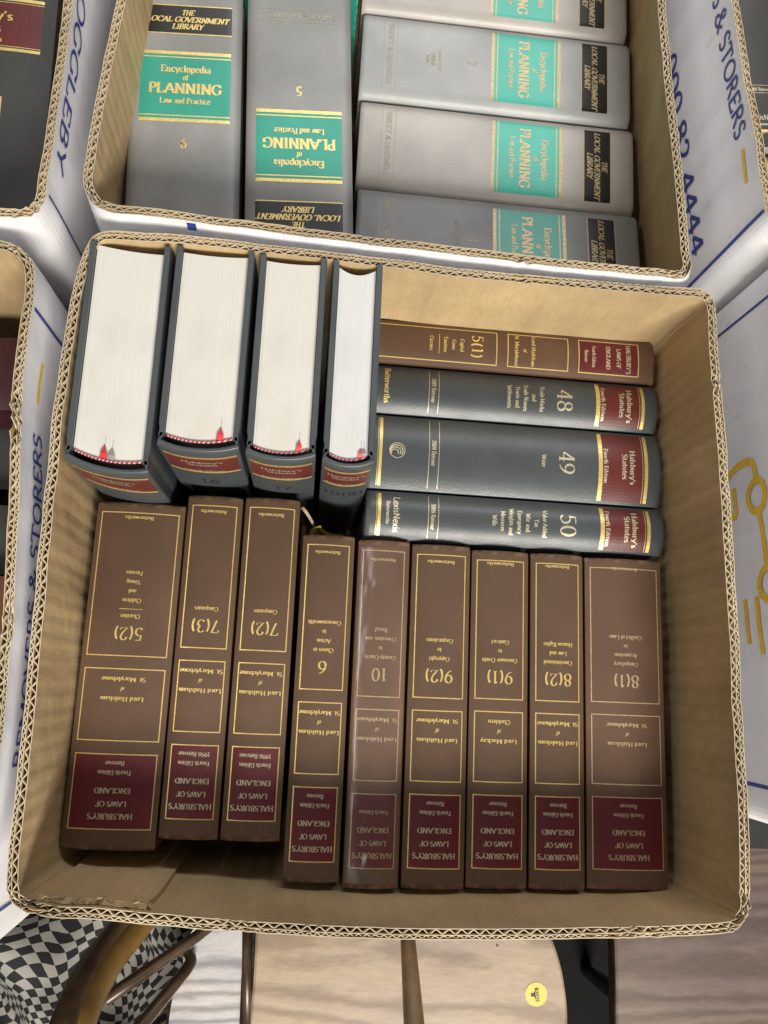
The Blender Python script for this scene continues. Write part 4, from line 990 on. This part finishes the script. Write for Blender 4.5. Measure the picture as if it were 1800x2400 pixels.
mb = MB(); mb.tube([tuple(q0.lerp(q1, k / 6) - Vector(b1)) for k in range(7)], [.0078, .0084, .0092, .0100, .0108, .0112, .0114], 16)
mb.build('spindle', plain('spindle_beech', (.20, .125, .060), .34, 0, .25, 50, coat=.3), ch1, True)
c = at(1158, 2148, ZS) - Vector(b1)
V = [(c.x, c.y, c.z + .0004)] + [(c.x + .0132 * math.cos(k * PI / 20), c.y + .0132 * math.sin(k * PI / 20), c.z + .0004) for k in range(40)]
st = mesh('sticker', V, [(0, 1 + k, 1 + (k + 1) % 40) for k in range(40)], plain('yellow_sticker', (.72, .56, .10), .4, 0, .06, 200), ch1)
m = MB(); nr = 40
for r0, r1, mi in ((.0126, .0132, 0),):
    Vr = [(c.x + rr * math.cos(k * PI / 20), c.y + rr * math.sin(k * PI / 20), c.z + .0006) for rr in (r0, r1) for k in range(nr)]
    m.add(Vr, [(k, nr + k, nr + (k + 1) % nr, (k + 1) % nr) for k in range(nr)])
m.build('sticker_border', plain('pale_yellow_ink', (.75, .62, .28), .4), st)
rotS = PI / 2 + .1
def fs(u, v, off=0.0):
    return (c.x + u * math.cos(rotS) - v * math.sin(rotS), c.y + u * math.sin(rotS) + v * math.cos(rotS), c.z + .0004 + off)
INK = plain('brown_ink', (.045, .02, .012), .5)
m = MB(); fstrip(m, fs, -.0075, .0070, -.0034, .0012, .0003); m.build('sticker_plate', INK, st)
m = MB(); V = [fs(-.0052, .0012, .0003), fs(.0040, .0012, .0003), fs(.0020, .0030, .0003), fs(.0018, .0040, .0003), fs(-.0016, .0040, .0003), fs(-.0018, .0030, .0003)]
m.add(V, [(0, 1, 2, 3, 4, 5)]); V = [fs(.0022 * math.cos(k * PI / 8), .0050 + .0015 * math.sin(k * PI / 8), .00035) for k in range(16)]; m.add(V, [tuple(range(16))]); m.build('sticker_figure', INK, st)
m = MB(); text_into(m, 'ERCOL', fs, -.0002, -.0011, .0034, .0125, 1.2, sans=True, off=.0005); m.build('sticker_lettering', plain('yellow_ink', (.72, .56, .10), .4), st)
for u, v in ((1048, 2118 + 125), (1075, 2240)): pass
# knot in the seat
for u, v in ((1075, 2243 - 0), (842, 2275), (1072, 2243)): pass
kn = at(1074, 2042, ZS) - Vector(b1)
mesh('knot', [(kn.x + .0016 * math.cos(k * PI / 5), kn.y + .0016 * math.sin(k * PI / 5), kn.z + .0003) for k in range(10)], [tuple(range(10))], DARKW, ch1)

ch2, b2 = chair('wooden_chair', 'pinkish brown polished chair seat at the lower right corner',
    [(.575, .0), (.560, -.060), (.5500, -.130), (.5500, -.200), (.5500, -.260), (.558, -.330), (.600, -.390), (.760, -.410), (.930, -.380), (.980, -.250), (.970, -.080), (.930, .040), (.760, .080), (.620, .060)],
    [ELM2, DARKW], [(.68, -.30), (.90, -.30), (.90, .0), (.70, .0)])
ch3, b3 = chair('wooden_chair', 'elm chair seat coloured silvery for glare, behind the dark rods, lower left',
    [(-.330, -.050), (-.200, .020), (-.050, .030), (.030, .020), (.080, .0), (.100, -.080), (.105, -.140), (.107, -.200), (.107, -.300), (.090, -.380), (.060, -.400), (.038, -.330), (.030, -.260), (.034, -.215), (.042, -.190), (.040, -.170), (.052, -.150), (.058, -.120), (.040, -.060), (-.05, -.02)][::-1],
    [ELM3, DARKW], [(.06, -.34), (.09, -.04), (-.20, -.02)])
def rod(pts, rads, mat, name='back_rod', sq=1.0):
    mb = MB(); P = [at(*p) for p in pts]; Q = []
    n = len(P); R2 = []
    for i in range(n - 1):
        a, b_, c_, d = P[max(i - 1, 0)], P[i], P[i + 1], P[min(i + 2, n - 1)]
        for k in range(8):
            t_ = k / 8; Q.append(.5 * ((2 * b_) + (c_ - a) * t_ + (2 * a - 5 * b_ + 4 * c_ - d) * t_ * t_ + (3 * b_ - a - 3 * c_ + d) * t_ ** 3)); R2.append(rads[i] + (rads[i + 1] - rads[i]) * t_)
    Q.append(P[-1]); R2.append(rads[-1])
    mb.tube([tuple(q - Vector(b3)) for q in Q], R2, 16, sq=sq); return mb.build(name, mat, ch3, True)
rod([(325, 1960, -.22), (285, 2010, -.20), (232, 2075, -.17), (195, 2140, -.14), (165, 2212, -.11), (145, 2290, -.09)], [.0165, .0170, .0180, .0185, .0190, .0190], GOLDW, 'bow')
rod([(300, 1945, -.208), (255, 2005, -.188), (206, 2072, -.158), (170, 2135, -.128), (140, 2212, -.098), (122, 2290, -.078)], [.0110, .0120, .0130, .0140, .0145, .0145], DARKW, 'bow_edge')
rod([(455, 2000, -.235), (415, 2030, -.225), (340, 2082, -.21), (270, 2130, -.195), (228, 2160, -.19)], [.0062, .0066, .0070, .0072, .0072], DARKW)
rod([(400, 2048, -.245), (412, 2070, -.24), (404, 2092, -.232), (370, 2135, -.215), (325, 2190, -.20), (285, 2240, -.19)], [.0050, .0066, .0068, .0070, .0074, .0078], DARKW)
rod([(372, 2165, -.30), (383, 2190, -.30), (375, 2230, -.30)], [.012, .012, .012], DARKW, 'stretcher')

# draped checked cloth
nx, ny = 90, 70; V = []; uv = []
for j in range(ny + 1):
    for i in range(nx + 1):
        a, b = i / nx, j / ny
        x = -.30 + .36 * a; y = -.42 + .46 * b
        h = .040 * math.sin(x * 27 + y * 30 + 2 * noise.noise(Vector((x * 6, y * 6, 0)))) + .035 * noise.noise(Vector((x * 9, y * 9, 2))) + .020 * noise.noise(Vector((x * 22, y * 22, 5)))
        z = -.36 + h - .10 * max(0, a - .80) * 5
        V.append((x, y, z))
        wx = x + .030 * noise.noise(Vector((x * 16, y * 16, 9))) + .45 * h; wy = y + .034 * noise.noise(Vector((x * 15, y * 15, 14))) - .4 * h
        uv.append((wx * 86 + wy * 54, wy * 86 - wx * 54))
cl = mesh('checked_cloth', [(v[0] + .15, v[1] + .2, v[2] + .36) for v in V], [(j * (nx + 1) + i, j * (nx + 1) + i + 1, (j + 1) * (nx + 1) + i + 1, (j + 1) * (nx + 1) + i) for j in range(ny) for i in range(nx)], CHECK, None, True, None, uv)
cl.location = (-.15, -.2, -.36); tag(cl, 'crumpled black and white checked cloth at the lower left', 'cloth')
sm = cl.modifiers.new('thickness', 'SOLIDIFY'); sm.thickness = .0015
st_ = empty('low_stool', (-.13, -.2, -.72), 'low grey stool under the checked cloth', 'stool')
mb = MB(); mb.box(-.17, .30, -.26, .26, .02 + .25, .29); mb.build('stool_seat', CARPETG, st_)
for x in (-.15, .27):
    for y in (-.23, .23): mb = MB(); mb.tube([(x, y, 0), (x, y, .27)], .012, 10); mb.build('leg', METAL, st_)

fl_ = mesh('floor', [(-4, -4, -.72), (5, -4, -.72), (5, 5, -.72), (-4, 5, -.72)], [(0, 1, 2, 3)], CARPET); fl_['kind'] = 'structure'
